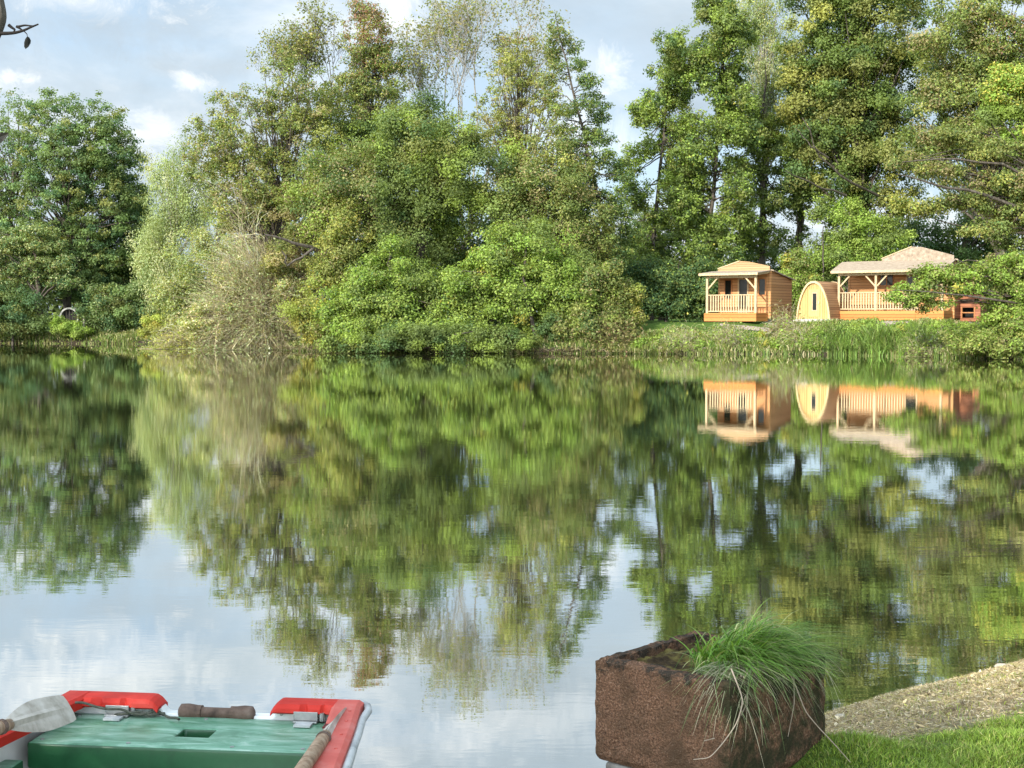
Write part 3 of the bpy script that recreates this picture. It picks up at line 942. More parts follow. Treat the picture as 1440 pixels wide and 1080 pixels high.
tree('overhanging_tree', 'bright green low tree at the right edge, leafy boughs reaching across the large cabin', 'tree', 66, 1500,
     [(1432, 405, 44, 26), (1330, 402, 46, 16), (1282, 410, 26, 10), (1300, 424, 38, 11), (1440, 390, 50, 40), (1365, 380, 34, 12), (1435, 468, 36, 20), (1440, 450, 45, 36), (1305, 385, 20, 9), (1480, 430, 60, 60), (1258, 418, 14, 7), (1400, 432, 18, 22)],
     26000, 'bright', L=.2, rc=(.3, .6), tr=.18, nl=50, group=GT, dens=1.1, flat=.6, top=[(1480, 430), (1440, 370)],
     extra=[([(1480, 430), (1390, 420, -.5), (1320, 412, -1), (1258, 408, -1.3)], .07, .015)], second=[('olive', (1230, 340, 1560, 520), .28), ('yellow', (1290, 420, 1360, 460), .15)])
tree('leafy_bush', 'tangled olive bush at the right edge where the bank meets the water', 'bush', 65.5, 1420,
     [(1400, 485, 50, 20), (1440, 480, 50, 30), (1360, 480, 40, 14), (1470, 470, 50, 40)], 13000, 'olive', L=.17, rc=(.3, .6), tr=.06, nl=16, group=GB, part='foliage', stem='stems', second=[('bright', (1330, 440, 1500, 520), .4)])
tree('young_tree', 'fresh yellow green young trees foliage behind the pod, below the oak', 'tree', 92, 1195,
     [(1195, 315, 36, 34), (1230, 335, 44, 30), (1180, 355, 40, 30), (1160, 300, 22, 20), (1215, 370, 36, 24), (1150, 380, 30, 22)], 18000, 'bright', L=.23, rc=(.4, .8), tr=.12, nl=24, group=GT,
     extra=[([(1157, 400, -2), (1157, 350, -2), (1158, 318, -2)], .05, .03)], second=[('green', (1100, 270, 1280, 420), .25)])
tree('leafy_bush', 'yellow green bush between the porch cabin and the round pod', 'bush', 90, 1120,
     [(1125, 395, 30, 26), (1105, 410, 24, 24), (1140, 425, 30, 26), (1118, 365, 20, 18)], 11000, 'bright', L=.21, rc=(.4, .7), tr=.07, nl=14, group=GB, part='foliage', stem='stems', second=[('olive', (1080, 340, 1170, 460), .35)])
tree('hedge', 'dark green hedge on the lawn left of the porch cabin', 'hedge', 88, 935,
     [(905, 420, 34, 26), (945, 415, 36, 32), (985, 412, 34, 36), (920, 390, 34, 28), (970, 385, 38, 26), (1010, 400, 24, 40)], 24000, 'dark', L=.24, rc=(.45, .9), tr=.1, nl=20, group=GB, part='foliage', stem='stems',
     second=[('green', (860, 340, 1040, 460), .3)])
tree('leafy_bush', 'golden olive bush beside the lawn at the left end of the right bank', 'bush', 79, 880,
     [(880, 420, 22, 24), (868, 440, 22, 20), (888, 445, 14, 14)], 7000, 'yellowgreen', L=.19, rc=(.3, .55), tr=.05, nl=10, group=GB, part='foliage', stem='stems', second=[('olive', (840, 380, 920, 480), .4)])
twig_bush('dry_bush', 'small reddish brown withered shrub at the corner of the right bank', 77.2, (868, 480), 26, 26, 900, 'brown', nleaf=2500, leafpal='redgreen', group=GB, r=.010, tl=(.4, 1.1))
twig_bush('dry_bush', 'pale seeding weeds in front of the porch cabin wall', 77.6, (1104, 463), 14, 24, 520, 'straw', nleaf=900, leafpal='brown', group=GB, r=.008, tl=(.3, .9))
for nm, px_, py_, rx_, ry_, dd_ in (('tan seeding weeds on the bank below the deck of the porch cabin', 1030, 482, 22, 20, 76.2), ('bleached dead weeds on the bank straight below the round pod', 1122, 484, 24, 22, 76),
                                   ('straw coloured weeds at the left end of the right bank, near the withered shrub', 960, 486, 24, 16, 76), ('dead stems leaning over the water right of the tall reeds', 1310, 494, 36, 14, 69.2)):
    twig_bush('dry_weeds', nm, dd_, (px_, py_), rx_, ry_, 420, 'straw', nleaf=500, leafpal='bright', group='dry weeds on the right bank', cat='weeds', r=.008, tl=(.3, .9))
tree('dark_tree', 'dark shadowy evergreen filling the space behind the oak and the large cabin', 'tree', 106, 1330,
     [(1290, 350, 60, 40), (1370, 330, 70, 50), (1450, 350, 70, 70), (1390, 240, 70, 50), (1460, 240, 60, 80)], 24000, 'dark', L=.32, rc=(.7, 1.2), tr=.3, nl=24, group=GT, dens=.7)
tree('dark_tree', 'deep green tree behind the bright bushes of the middle clump', 'tree', 97, 640,
     [(520, 330, 90, 80), (640, 330, 100, 80), (750, 350, 80, 80), (830, 380, 50, 60), (600, 420, 120, 50)], 36000, 'dark', L=.3, rc=(.7, 1.2), tr=.3, nl=20, group=GT, dens=.7)

# distant woods closing the view low down behind all of it: one mass
n = 90000
xs = rng.uniform(-95, 110, n)
ys = 150 + rng.uniform(-6, 6, n) + 8 * np.sin(xs * .07)
hmax = 6.0 + 1.6 * np.sin(xs * .21) + 1.3 * np.sin(xs * .53 + 1) + 1.0 * np.sin(xs * 1.3) + np.where(xs < -35, 3, 0)
zs = ground_z(xs, ys) + hmax * rng.random(n) ** .8
N = unit(rng.normal(0, .6, (n, 3)) + np.array([0, -.6, .5]))
V, Q = leaf_geo(np.stack([xs, ys, zs], 1), N, rng.uniform(.4, .8, n), rng.uniform(.3, .5, n))
w, cols = PALS['green']
cc = cols[rng.choice(len(cols), n, p=w)] * np.exp(.3 * np.sin(xs * .9) + rng.normal(0, .2, n))[:, None]
tag(npmesh('distant_woods', V, Q, M_LEAF, tint=cc), kind='stuff')

# bank grass, reeds, weeds: stuff
def scatter(n, x0, x1, y0, y1, d0, d1):
    out = np.zeros((0, 2))
    while len(out) < n:
        p = np.stack([rng.uniform(x0, x1, n * 2), rng.uniform(y0, y1, n * 2)], 1)
        d = shore_dist(p[:, 0], p[:, 1])
        p = p[(d > d0) & (d < d1)]
        out = np.concatenate([out, p])
    return out[:n]


def tint_of(palname, n, s=.2):
    w, cols = PALS[palname]
    return cols[rng.choice(len(cols), n, p=w)] * np.exp(rng.normal(0, s, (n, 1)))


PALS['reed'] = pal((4, (.15, .24, .05)), (3, (.21, .28, .07)), (.5, (.30, .29, .14)))
PALS['lawn'] = pal((4, (.16, .24, .03)), (3, (.21, .29, .045)), (1, (.32, .31, .10)), (1, (.10, .16, .022)))
PALS['litter'] = pal((3, (.46, .35, .19)), (3, (.33, .25, .13)), (1.6, (.16, .115, .065)), (2, (.58, .49, .33)), (1.8, (.30, .28, .08)))
p = scatter(42000, 5.2, 34, 55, 79, -.25, 6.2)
dd = shore_dist(p[:, 0], p[:, 1])
patch = wob(p[:, 0], p[:, 1], .9, 3) + .6 * wob(p[:, 0], p[:, 1], 2.3, 5)
keep = rng.random(len(p)) < np.clip(.75 + .3 * patch, .15, 1)
p, dd, patch = p[keep], dd[keep], patch[keep]
z = np.maximum(ground_z(p[:, 0], p[:, 1]), -.05)
n = len(p)
H = np.clip(.42 + .22 * patch - .04 * dd, .12, 1.0) * rng.uniform(.5, 1.4, n)
tn = tint_of('bank', n) * np.clip(1 + .25 * patch, .6, 1.4)[:, None]
V, Q, c = blades(np.c_[p, z], H, rng.uniform(.03, .07, n), H * rng.uniform(.2, .9, n), tn, 3, .45)
tag(npmesh('bank_grass', V, Q, M_GRASS, tint=np.clip(c, 0, .6)), kind='stuff', label='rough grass and weeds on the right bank below the cabins', cat='grass')
# tall reeds below the large cabin
p = scatter(3600, 16.3, 20.4, 66, 76, -.5, 1.5)
n = len(p)
cl_ = (wob(p[:, 0], p[:, 1], 2.6, 8) > .02)
p = p[cl_]; n = len(p)
z = np.maximum(ground_z(p[:, 0], p[:, 1]), -.1)
H = rng.uniform(.8, 1.7, n) * (1 + .25 * wob(p[:, 0], p[:, 1], 1.9, 4))
V, Q, c = blades(np.c_[p, z], H, rng.uniform(.03, .06, n), H * rng.uniform(.1, .95, n), tint_of('reed', n, .25) * np.clip(1 + .5 * wob(p[:, 0], p[:, 1], 3.7, 2), .55, 1.5)[:, None], 5, rng.uniform(.1, .75, n)[:, None])
tag(npmesh('reeds', V, Q, M_GRASS, tint=c), kind='stuff', label='tall green reeds at the water edge below the large cabin', cat='reeds')
# leafy weeds on the bank
p = scatter(420, 5.5, 33, 56, 77, .1, 4.6)
z = ground_z(p[:, 0], p[:, 1]) + .25
V, Q, c = foliage(np.c_[p, z], np.tile(np.array([0, -.3, 1.0]), (len(p), 1)), (.18, .5), 26000, .13, 'bright', .8)
V[:, 2] = np.maximum(V[:, 2], .01)
tag(npmesh('bank_weeds', V, Q, M_LEAF, tint=c), kind='stuff', label='leafy weeds scattered over the right bank', cat='weeds')
# grass on the left and middle bank
p = scatter(34000, -62, 8, 75, 118, -.3, 2.6)
z = np.maximum(ground_z(p[:, 0], p[:, 1]), -.02)
n = len(p)
pw = wob(p[:, 0], p[:, 1], .7, 6) + .6 * wob(p[:, 0], p[:, 1], 1.9, 2)
H = rng.uniform(.15, .5, n) * np.clip(1 + .9 * pw, .25, 2.2)
V, Q, c = blades(np.c_[p, z], H, rng.uniform(.04, .08, n), H * rng.uniform(.2, .9, n), tint_of('bank', n), 2, .4)
tag(npmesh('bank_grass', V, Q, M_GRASS, tint=c), kind='stuff', label='grass along the left and middle bank', cat='grass')
# dry sticks along the waterline
n = 5200
p = scatter(n, -40, 9, 74, 104, -.5, .6)
a = rng.random(n) * 6.28
Lk = rng.uniform(.3, 1.5, n)
P0 = np.c_[p, rng.uniform(.0, .22, n)]
dirv = np.stack([np.cos(a), np.sin(a) * .6, rng.uniform(-.1, .35, n)], 1)
V, Q, c = blades(P0, dirv[:, 2] * Lk, rng.uniform(.02, .05, n), Lk, tint_of('straw', n, .3), 2, 0, dirs=unit(dirv * np.array([1, 1, 0])))
tag(npmesh('dry_sticks', V, Q, M_DRY, tint=c), kind='stuff', label='dry sticks lying along the far waterline', cat='sticks')
# ------------------------------------------------------------------ cabins
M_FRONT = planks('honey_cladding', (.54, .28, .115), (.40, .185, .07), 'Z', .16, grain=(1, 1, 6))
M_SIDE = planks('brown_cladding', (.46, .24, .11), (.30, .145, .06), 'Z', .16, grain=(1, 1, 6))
M_CREAM = noisy('cream_timber', [(.34, .24, .125), (.47, .35, .20), (.56, .44, .27)], 4, .6, vec_scale=(4, 4, 1), bstr=.1)
M_DECKF = planks('orange_deck_boards', (.56, .23, .065), (.44, .16, .04), 'Z', .2, grain=(1, 1, 5))
M_ROOF = noisy('weathered_roof_boards', [(.18, .13, .09), (.29, .225, .16), (.40, .33, .25)], 5, .85, vec_scale=(1, 6, 1), bstr=.3)
M_TAN = planks('tan_gable_boards', (.43, .27, .135), (.33, .195, .09), 'Z', .12, grain=(1, 1, 5))
M_TRIM = noisy('orange_brown_trim', [(.33, .13, .045), (.46, .20, .07)], 5, .6, bstr=.1)
M_POD = planks('pale_pine_boards', (.55, .36, .14), (.44, .27, .095), 'X', .13, grain=(5, 5, 1))
M_PODS = planks('brown_shingles', (.40, .22, .11), (.26, .13, .065), 'Z', .13, grain=(3, 3, 3))
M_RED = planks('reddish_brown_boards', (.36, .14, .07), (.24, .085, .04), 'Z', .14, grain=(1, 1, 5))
m, nt, b, out = newmat('window_glass')
b.inputs['Base Color'].default_value = (.012, .014, .012, 1); b.inputs['Roughness'].default_value = .12; spec(b, .22)
M_GLASS = m
M_STONE = noisy('pale_stone', [(.25, .23, .2), (.42, .39, .34), (.55, .52, .46)], 9, .9, bstr=.5)
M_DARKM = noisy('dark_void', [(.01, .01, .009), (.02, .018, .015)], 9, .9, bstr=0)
M_STEEL = noisy('grey_metal', [(.28, .28, .27), (.42, .42, .40)], 30, .45, metallic=.7, bstr=.1)
ANG = R(35)
tv = np.array([math.cos(ANG), -math.sin(ANG)]); bv = np.array([math.sin(ANG), math.cos(ANG)])


def window_part(root, x0, x1, z0, z1, y, fm, panes=1, fw=.06):
    f = MB()
    f.box((x0, y - .04, z0), (x0 + fw, y + .03, z1)).box((x1 - fw, y - .04, z0), (x1, y + .03, z1))
    f.box((x0 + fw, y - .037, z1 - fw), (x1 - fw, y + .03, z1)).box((x0 + fw, y - .037, z0), (x1 - fw, y + .03, z0 + fw))
    for k in range(1, panes):
        xm = x0 + (x1 - x0) * k / panes
        f.box((xm - .03, y - .034, z0 + fw), (xm + .03, y + .03, z1 - fw))
    w = f.obj('window', fm, root)
    MB().box((x0 + fw, y - .012, z0 + fw), (x1 - fw, y + .02, z1 - fw)).obj('pane', M_GLASS, w)
    return w


def railing(root, a, b_, z0, z1, gap=.155):
    r = MB()
    a = Vector((*a, 0)); b_ = Vector((*b_, 0))
    r.beam(a + Vector((0, 0, z1)), b_ + Vector((0, 0, z1)), .09, .05)
    ro = r.obj('railing', M_CREAM, root)
    MB().beam(a + Vector((0, 0, z0)), b_ + Vector((0, 0, z0)), .06, .06).obj('bottom_rail', M_CREAM, ro)
    L = (b_ - a).length
    n = int(L / gap)
    base = None
    for i in range(1, n):
        p = a + (b_ - a) * (i / n)
        if base is None:
            base = MB().box((-.032, -.02, z0 + .03), (.032, .02, z1 - .025)).obj('baluster', M_CREAM, ro)
            o = base
        else:
            o = base.copy(); COL.objects.link(o); o.parent = ro
        o.location = (p.x, p.y, 0)
        if abs((b_ - a).y) > abs((b_ - a).x): o.rotation_euler = (0, 0, math.pi / 2)


def cabin(name, label, origin, Wd, dep, porch_d, porch_x0, porch_x1, hs, wins, door, rail_x1, deck_x1, wall_side, g0=0.0, gable_mat=None):
    """origin: foot of the front wall at its left end; x along the front, y into the house"""
    hd, hf, hb, hpk, heave = hs          # deck top, wall top front, wall top back, gable peak, porch eave
    root = empty(name, origin, -ANG)
    tag(root, label, 'cabin', 'timber cabins on the right bank')
    zb = .18
    pk = g0 + (Wd - g0) * .44
    flat_ = [(g0, 0, hf)] if g0 else []
    MB().prism([(0, 0, zb), (Wd, 0, zb), (Wd, 0, hf), (pk, 0, hpk - .12), *flat_, (0, 0, hf)], (0, .09, 0)).obj('front_wall', M_FRONT, root)
    for x in (0, Wd - .09):
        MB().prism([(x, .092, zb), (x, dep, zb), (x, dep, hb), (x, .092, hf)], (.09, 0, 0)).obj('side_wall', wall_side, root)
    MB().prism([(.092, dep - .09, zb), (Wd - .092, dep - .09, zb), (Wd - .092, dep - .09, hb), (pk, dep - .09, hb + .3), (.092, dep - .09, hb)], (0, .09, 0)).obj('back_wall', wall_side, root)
    for x in (-.02, Wd - .13):
        MB().box((x, -.03, zb - .02), (x + .15, .12, hf - .02)).obj('corner_post', M_FRONT, root, bevel=.01)
    for x in (.3, Wd / 2, Wd - .45):
        for y in (.3, dep - .5):
            MB().box((x, y, -.4), (x + .3, y + .3, zb - .005)).obj('pier', M_STONE, root)
    # roof: two slabs falling to the back, gable boards in front
    ov = .16
    rf = MB()
    t = .07
    def slab(p, q, r_, s_):
        rf.add([*p_up(p, 0), *p_up(q, 0), *p_up(r_, 0), *p_up(s_, 0), *p_up(p, t), *p_up(q, t), *p_up(r_, t), *p_up(s_, t)],
               [(0, 1, 2, 3), (4, 7, 6, 5), (0, 4, 5, 1), (1, 5, 6, 2), (2, 6, 7, 3), (3, 7, 4, 0)])
    def p_up(p, dz):
        return [(p[0], p[1], p[2] + dz)]
    fy = .05
    if g0:
        slab((-ov, fy, hf - .02), (g0 - .003, fy, hf - .02), (g0 - .003, dep + ov, hb - .02), (-ov, dep + ov, hb - .02))
    gl0 = g0 if g0 else -ov
    slab((gl0, fy, hf - .02), (pk, fy, hpk - .1), (pk, dep + ov, hb + .34), (gl0, dep + ov, hb - .02))
    slab((pk, fy, hpk - .1), (Wd + ov, fy, hf - .02), (Wd + ov, dep + ov, hb - .02), (pk, dep + ov, hb + .34))
    rf.obj('roof', M_ROOF, root)
    MB().prism([(g0 + .02, -.10, hf - .02), (Wd - .02, -.10, hf - .02), (Wd - .02, -.10, hf + .26), (pk + .5, -.10, hpk - .02), (pk, -.10, hpk + .02), (g0 + .02, -.10, hf + .16)], (0, .07, 0)).obj('gable_board', gable_mat or M_TAN, root)
    MB().prism([(g0 - .02, -.13, hf + .15), (g0 + (pk - g0) * .95, -.13, hpk + .0), (g0 + (pk - g0) * .95, -.13, hpk + .06), (g0 - .02, -.13, hf + .20)], (0, .20, 0)).obj('gable_trim', M_CREAM, root)
    # porch
    pr = MB()
    x0, x1 = porch_x0 - .32, porch_x1 + .22
    pr.add([(x0, -porch_d - .3, heave), (x1, -porch_d - .3, heave), (x1, -.11, hf - .03), (x0, -.11, hf - .03),
            (x0, -porch_d - .3, heave + .06), (x1, -porch_d - .3, heave + .06), (x1, -.11, hf + .03), (x0, -.11, hf + .03)],
           [(0, 1, 2, 3), (4, 7, 6, 5), (0, 4, 5, 1), (1, 5, 6, 2), (2, 6, 7, 3), (3, 7, 4, 0)])
    pr.obj('porch_roof', M_ROOF, root)
    fa = MB().box((x0, -porch_d - .33, heave - .07), (x1, -porch_d - .303, heave + .05))
    fa.obj('fascia', M_CREAM, root)
    bt = heave - .06
    MB().box((porch_x0, -porch_d + .02, bt - .15), (porch_x1, -porch_d + .11, bt)).obj('beam', M_CREAM, root)
    nr = int((x1 - x0) / .55)
    for i in range(nr + 1):
        x = x0 + .1 + (x1 - x0 - .2) * i / nr
        MB().prism([(x - .03, -porch_d - .28, heave - .10), (x - .03, -.115, hf - .13), (x - .03, -.115, hf - .035), (x - .03, -porch_d - .28, heave - .005)], (.06, 0, 0)).obj('rafter', M_CREAM, root)
    posts = [porch_x0 + .06, porch_x1 - .06]
    if porch_x1 - porch_x0 > 4: posts.insert(1, porch_x0 + (porch_x1 - porch_x0) * .37)
    for x in posts:
        MB().box((x - .065, -porch_d, hd + .002), (x + .065, -porch_d + .13, bt - .152)).obj('post', M_CREAM, root, bevel=.008)
    for k, x in enumerate(posts):
        for s in (1, -1):
            if (k == 0 and s < 0) or (k == len(posts) - 1 and s > 0): continue
            MB().beam((x + s * .06, -porch_d + .065, bt - .75), (x + s * .62, -porch_d + .065, bt - .155), .06, .08).obj('brace', M_CREAM, root)
    # deck: floor and fascia boards
    MB().box((porch_x0 - .05, -porch_d - .04, hd - .05), (deck_x1, -.035, hd)).obj('deck_floor', M_DECKF, root)
    dk = MB().box((porch_x0 - .05, -porch_d - .07, .0), (deck_x1, -porch_d - .042, hd - .02))
    dk.box((porch_x0 - .08, -porch_d - .07, .0), (porch_x0 - .052, -.035, hd - .02))
    dk.box((deck_x1 + .002, -porch_d - .07, .0), (deck_x1 + .03, -.035, hd - .02))
    dk.obj('deck_skirt', M_DECKF, root)
    railing(root, (porch_x0 + .13, -porch_d + .065), (rail_x1 - .13, -porch_d + .065), hd + .10, hd + 1.02)
    railing(root, (porch_x0 + .06, -porch_d + .14), (porch_x0 + .06, -.05), hd + .10, hd + 1.02)
    for (wx0, wx1, z0, z1, pn) in wins:
        window_part(root, wx0, wx1, z0, z1, -.005, M_TRIM if pn == 1 else M_TRIM, pn)
    dx0, dx1 = door
    d = MB().box((dx0, -.04, hd), (dx0 + .09, -.003, hd + 2.02)).box((dx1 - .09, -.04, hd), (dx1, -.003, hd + 2.02)).box((dx0 + .09, -.04, hd + 1.92), (dx1 - .09, -.003, hd + 2.02)).box((dx0 + .09, -.04, hd), (dx1 - .09, -.003, hd + .25))
    do = d.obj('door', M_CREAM, root)
    MB().box((dx0 + .09, -.02, hd + .25), (dx1 - .09, -.005, hd + 1.92)).obj('pane', M_GLASS, do)
    MB().tube([(dx1 - .05, -.045, hd + 1.0), (dx1 - .05, -.09, hd + 1.0), (dx1 - .17, -.09, hd + 1.0)], .012, 6).obj('handle', M_STEEL, do)
    return root


def front_origin(px, D, Wd):
    """foot of the front wall's left end when its right corner stands at picture column px, distance D"""
    c = np.array([(px - 720) / F * D, D])
    o = c - tv * Wd
    return o


W1 = 3.25
o = front_origin(1083, 80.5, W1)
zc = PY(1040, 452, 80.5)[2]
cabin('porch_cabin', 'small timber cabin with a railed porch and low peaked gable, left of the round pod', (o[0], o[1], zc), W1, 2.9, 1.5, -.05, 3.08, (.47, 2.86, 2.38, 3.42, 2.66),
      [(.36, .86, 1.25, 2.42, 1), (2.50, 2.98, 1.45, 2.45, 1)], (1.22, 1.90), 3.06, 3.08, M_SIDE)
W2 = 6.15
o = front_origin(1341, 79.0, W2)
cabin('large_cabin', 'large timber cabin with long orange deck skirt and pale roof, partly behind leafy boughs', (o[0], o[1], PY(1260, 452, 79)[2]), W2, 3.6, 1.5, -.05, 6.0, (.60, 3.40, 2.9, 4.18, 2.80),
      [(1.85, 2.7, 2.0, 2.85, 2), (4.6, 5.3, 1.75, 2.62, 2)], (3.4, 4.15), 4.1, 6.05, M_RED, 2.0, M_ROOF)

# camping pod: pointed arch section swept back
px0 = 1143
oD = 80.5
o = np.array([(px0 - 720) / F * oD, oD])
pod = empty('camping_pod', (o[0], o[1], PY(px0, 448, oD)[2] - .02), -ANG)
tag(pod, 'egg shaped wooden camping pod with pale front and narrow glazed door, between the two cabins', 'pod')


def arch(hw, h, n=22):
    pts = []
    for i in range(n + 1):
        t = i / n
        a_ = t * math.pi / 2
        z = h * math.sin(a_) ** 1.12
        x = hw * math.cos(a_) ** .86 * (1 - .14 * t) if i < n else 0
        pts.append((x, z))
    right = pts
    left = [(-x, z) for x, z in pts[::-1]][1:]
    return right + left


HW, HP, DP = 1.02, 2.14, 2.9
outer = arch(HW, HP); inner = arch(HW - .09, HP - .12)
MB().prism([(x, .06, z) for x, z in arch(HW - .05, HP - .06)], (0, .06, 0)).obj('front_panel', M_POD, pod)
fr = MB()
for (x0, z0), (x1, z1), (a0, b0), (a1, b1) in zip(outer[:-1], outer[1:], inner[:-1], inner[1:]):
    fr.prism([(x0, -.06, z0), (x1, -.06, z1), (a1, -.06, b1), (a0, -.06, b0)], (0, .115, 0))
fr.obj('arch_trim', noisy('honey_trim', [(.50, .36, .17), (.62, .47, .25)], 4, .6, bstr=.1), pod)
bd = MB()
for (x0, z0), (x1, z1), (a0, b0), (a1, b1) in zip(outer[:-1], outer[1:], inner[:-1], inner[1:]):
    bd.prism([(x0, .125, z0), (x1, .125, z1), (a1, .125, b1), (a0, .125, b0)], (0, DP - .2, 0))
bd.obj('shell', M_PODS, pod)
fr = MB()
o2 = arch(HW + .03, HP + .03)
for (x0, z0), (x1, z1), (a0, b0), (a1, b1) in zip(o2[:-1], o2[1:], inner[:-1], inner[1:]):
    fr.prism([(x0, DP - .07, z0), (x1, DP - .07, z1), (a1, DP - .07, b1), (a0, DP - .07, b0)], (0, .1, 0))
fr.obj('back_trim', M_CREAM, pod)
MB().prism([(x, DP - .2, z) for x, z in arch(HW - .1, HP - .13)], (0, .05, 0)).obj('back_panel', M_POD, pod)
dr = MB().box((-.30, .03, .12), (.38, .058, 1.66)).obj('door', noisy('pine_door', [(.44, .28, .10), (.55, .37, .15)], 3, .6, vec_scale=(6, 6, .6), bstr=.1), pod, bevel=.01)
MB().box((-.09, .012, .44), (.23, .029, 1.50)).obj('window', M_CREAM, dr)
MB().box((-.04, .006, .50), (.18, .011, 1.44)).obj('pane', M_GLASS, dr)
MB().box((.30, -.02, .85), (.33, .028, 1.0)).obj('handle', M_STEEL, dr)
MB().box((-1.1, -.25, -.16), (1.2, DP, -.004)).obj('base', M_STONE, pod)

# small red brown shed beyond the large cabin
oD = 80
o = np.array([(1340 - 720) / F * oD, oD])
shed = empty('storage_shed', (o[0], o[1], PY(1360, 452, oD)[2]), -ANG)
tag(shed, 'small reddish brown shed with a dark opening, right of the large cabin', 'shed')
sw_, sh_, sd_ = 1.5, 1.0, 1.2
MB().box((0, 0, 0), (.5, .08, sh_)).box((1.15, 0, 0), (sw_, .08, sh_)).box((.5, 0, .78), (1.15, .08, sh_)).box((.5, 0, 0), (1.15, .08, .2)).obj('front_wall', M_RED, shed)
MB().box((0, .082, 0), (.08, sd_, sh_)).box((sw_ - .08, .082, 0), (sw_, sd_, sh_)).box((.08, sd_ - .08, 0), (sw_ - .08, sd_, sh_)).obj('side_wall', M_RED, shed)
rf = MB()
rr = [(-.1 + (sw_ + .2) * i / 10, sh_ + .62 * math.sin(math.pi * i / 10) ** .8) for i in range(11)]
for (xa, za), (xb, zb_) in zip(rr[:-1], rr[1:]):
    rf.prism([(xa, -.12, za), (xb, -.12, zb_), (xb, -.12, zb_ + .06), (xa, -.12, za + .06)], (0, sd_ + .24, 0))
rf.obj('roof', M_RED, shed)
MB().prism([(x, .0, max(z, sh_ + .003)) for x, z in rr[1:-1]], (0, .06, 0)).obj('gable', M_RED, shed)
MB().box((.45, -.03, .16), (.505, -.002, .82)).box((1.145, -.03, .16), (1.2, -.002, .82)).box((.51, -.03, .46), (1.14, -.005, .52)).obj('frame', M_TRIM, shed)
MB().box((.45, .5, .1), (1.25, .55, .9)).obj('shade_backing', M_DARKM, shed)  # near-black sheet standing in for shade inside the shed

# gravel standing in front of the cabins: a thin sheet following the ground
xs_ = np.linspace(11.6, 28, 60); row = []
for x in xs_:
    cx = x
    yc = np.interp(x, [10, 15, 20, 28], [78.9, 77.2, 75.6, 73.5])
    for k in range(5):
        y = yc + .8 + (k - 2) * .2
        row.append((cx, y, gz(cx, y) + .035))
V = np.array(row)
ii = (np.arange(59)[:, None] * 5 + np.arange(4)[None]).ravel()
m_gr = noisy('pinkish_gravel', [(.20, .15, .12), (.32, .25, .21), (.42, .35, .30)], 14, .95, bstr=.5)
tag(npmesh('gravel_path', V, np.stack([ii, ii + 5, ii + 6, ii + 1], 1), m_gr), kind='structure')

# ------------------------------------------------------------------ pipe mouth and post on the left bank
pc = PY(97, 446, 109.3)
pipe = empty('drain_pipe', (pc[0], pc[1], pc[2]))
tag(pipe, 'round pale rimmed pipe mouth with a dark inside, among weeds on the far left bank', 'pipe')
rm = MB()
n = 28
for k in range(n):
    a0 = 2 * math.pi * k / n; a1 = 2 * math.pi * (k + 1) / n
    q = [(math.cos(a) * r_, 0, math.sin(a) * r_) for a, r_ in ((a0, .62), (a0, .74), (a1, .74), (a1, .62))]
    rm.prism(q, (0, 1.6, 0))
rm.obj('rim', noisy('mossy_concrete', [(.08, .085, .07), (.28, .27, .24), (.50, .48, .44)], 2.2, .9, bstr=.3), pipe)
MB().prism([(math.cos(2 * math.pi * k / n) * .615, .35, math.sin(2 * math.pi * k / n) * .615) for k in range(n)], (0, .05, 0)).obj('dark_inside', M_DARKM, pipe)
gr_ = MB()
for k in range(-2, 3):
    x = k * .24
    h = math.sqrt(.61 ** 2 - x * x)
    gr_.tube([(x, .12, -h), (x, .12, h)], .018, 6)
gr_.obj('grille', M_BARK, pipe)
pp = PY(118, 466, 109)
post = MB()
post.tube([(0, 0, -.4), (.02, 0, .5), (.03, .01, 1.15)], [.11, .10, .095], 9).box((-.02, -.12, .55), (.10, -.098, .75))
po = post.obj('wooden_post', M_BARKP, None)
po.location = pp
tag(po, 'short pale weathered post right of the pipe mouth on the left bank', 'post')
# ------------------------------------------------------------------ rowing boat, stern towards the pond
from mathutils import noise as mnoise
import bmesh
M_RED_P = noisy('red_plastic', [(.38, .018, .010), (.48, .026, .015), (.52, .06, .04)], 7, .55, bscale=60, bstr=.12, bdist=.003, sp=.2)
M_REDF = noisy('faded_red_plastic', [(.46, .075, .055), (.52, .10, .075), (.56, .17, .14)], 9, .55, bscale=60, bstr=.12, bdist=.003)
M_WHITE = noisy('worn_white_hull', [(.55, .56, .52), (.74, .75, .71), (.82, .83, .80)], 6, .5, bscale=40, bstr=.1, bdist=.003, sp=.4)
M_GREY = noisy('grey_rub_rail', [(.22, .23, .23), (.40, .41, .40), (.54, .55, .53)], 10, .5, bstr=.1, bdist=.003)
M_BROWN = noisy('brown_leather', [(.045, .028, .02), (.11, .07, .05), (.16, .115, .09)], 16, .75, bscale=50, bstr=.5, bdist=.004)
M_OARW = noisy('weathered_oar_wood', [(.16, .095, .055), (.30, .20, .125), (.40, .30, .21)], 5, .7, vec_scale=(8, 8, 1), bstr=.2, bdist=.003)
M_BLADE = noisy('grubby_white_blade', [(.22, .195, .15), (.45, .41, .345), (.58, .545, .48)], 11, .6, bscale=45, bstr=.15, bdist=.003)
m, nt, b, out = newmat('green_seat_paint')
tc = nt.nodes.new('ShaderNodeTexCoord').outputs['Object']
f1 = noise(nt, 6, 9, .72, coord=tc, vec_scale=(1, 3.2, 1), dist=.9)
f2 = noise(nt, 60, 4, .6, coord=tc)
geo_ = nt.nodes.new('ShaderNodeNewGeometry')
sn = nt.nodes.new('ShaderNodeSeparateXYZ'); nt.links.new(geo_.outputs['Normal'], sn.inputs[0])
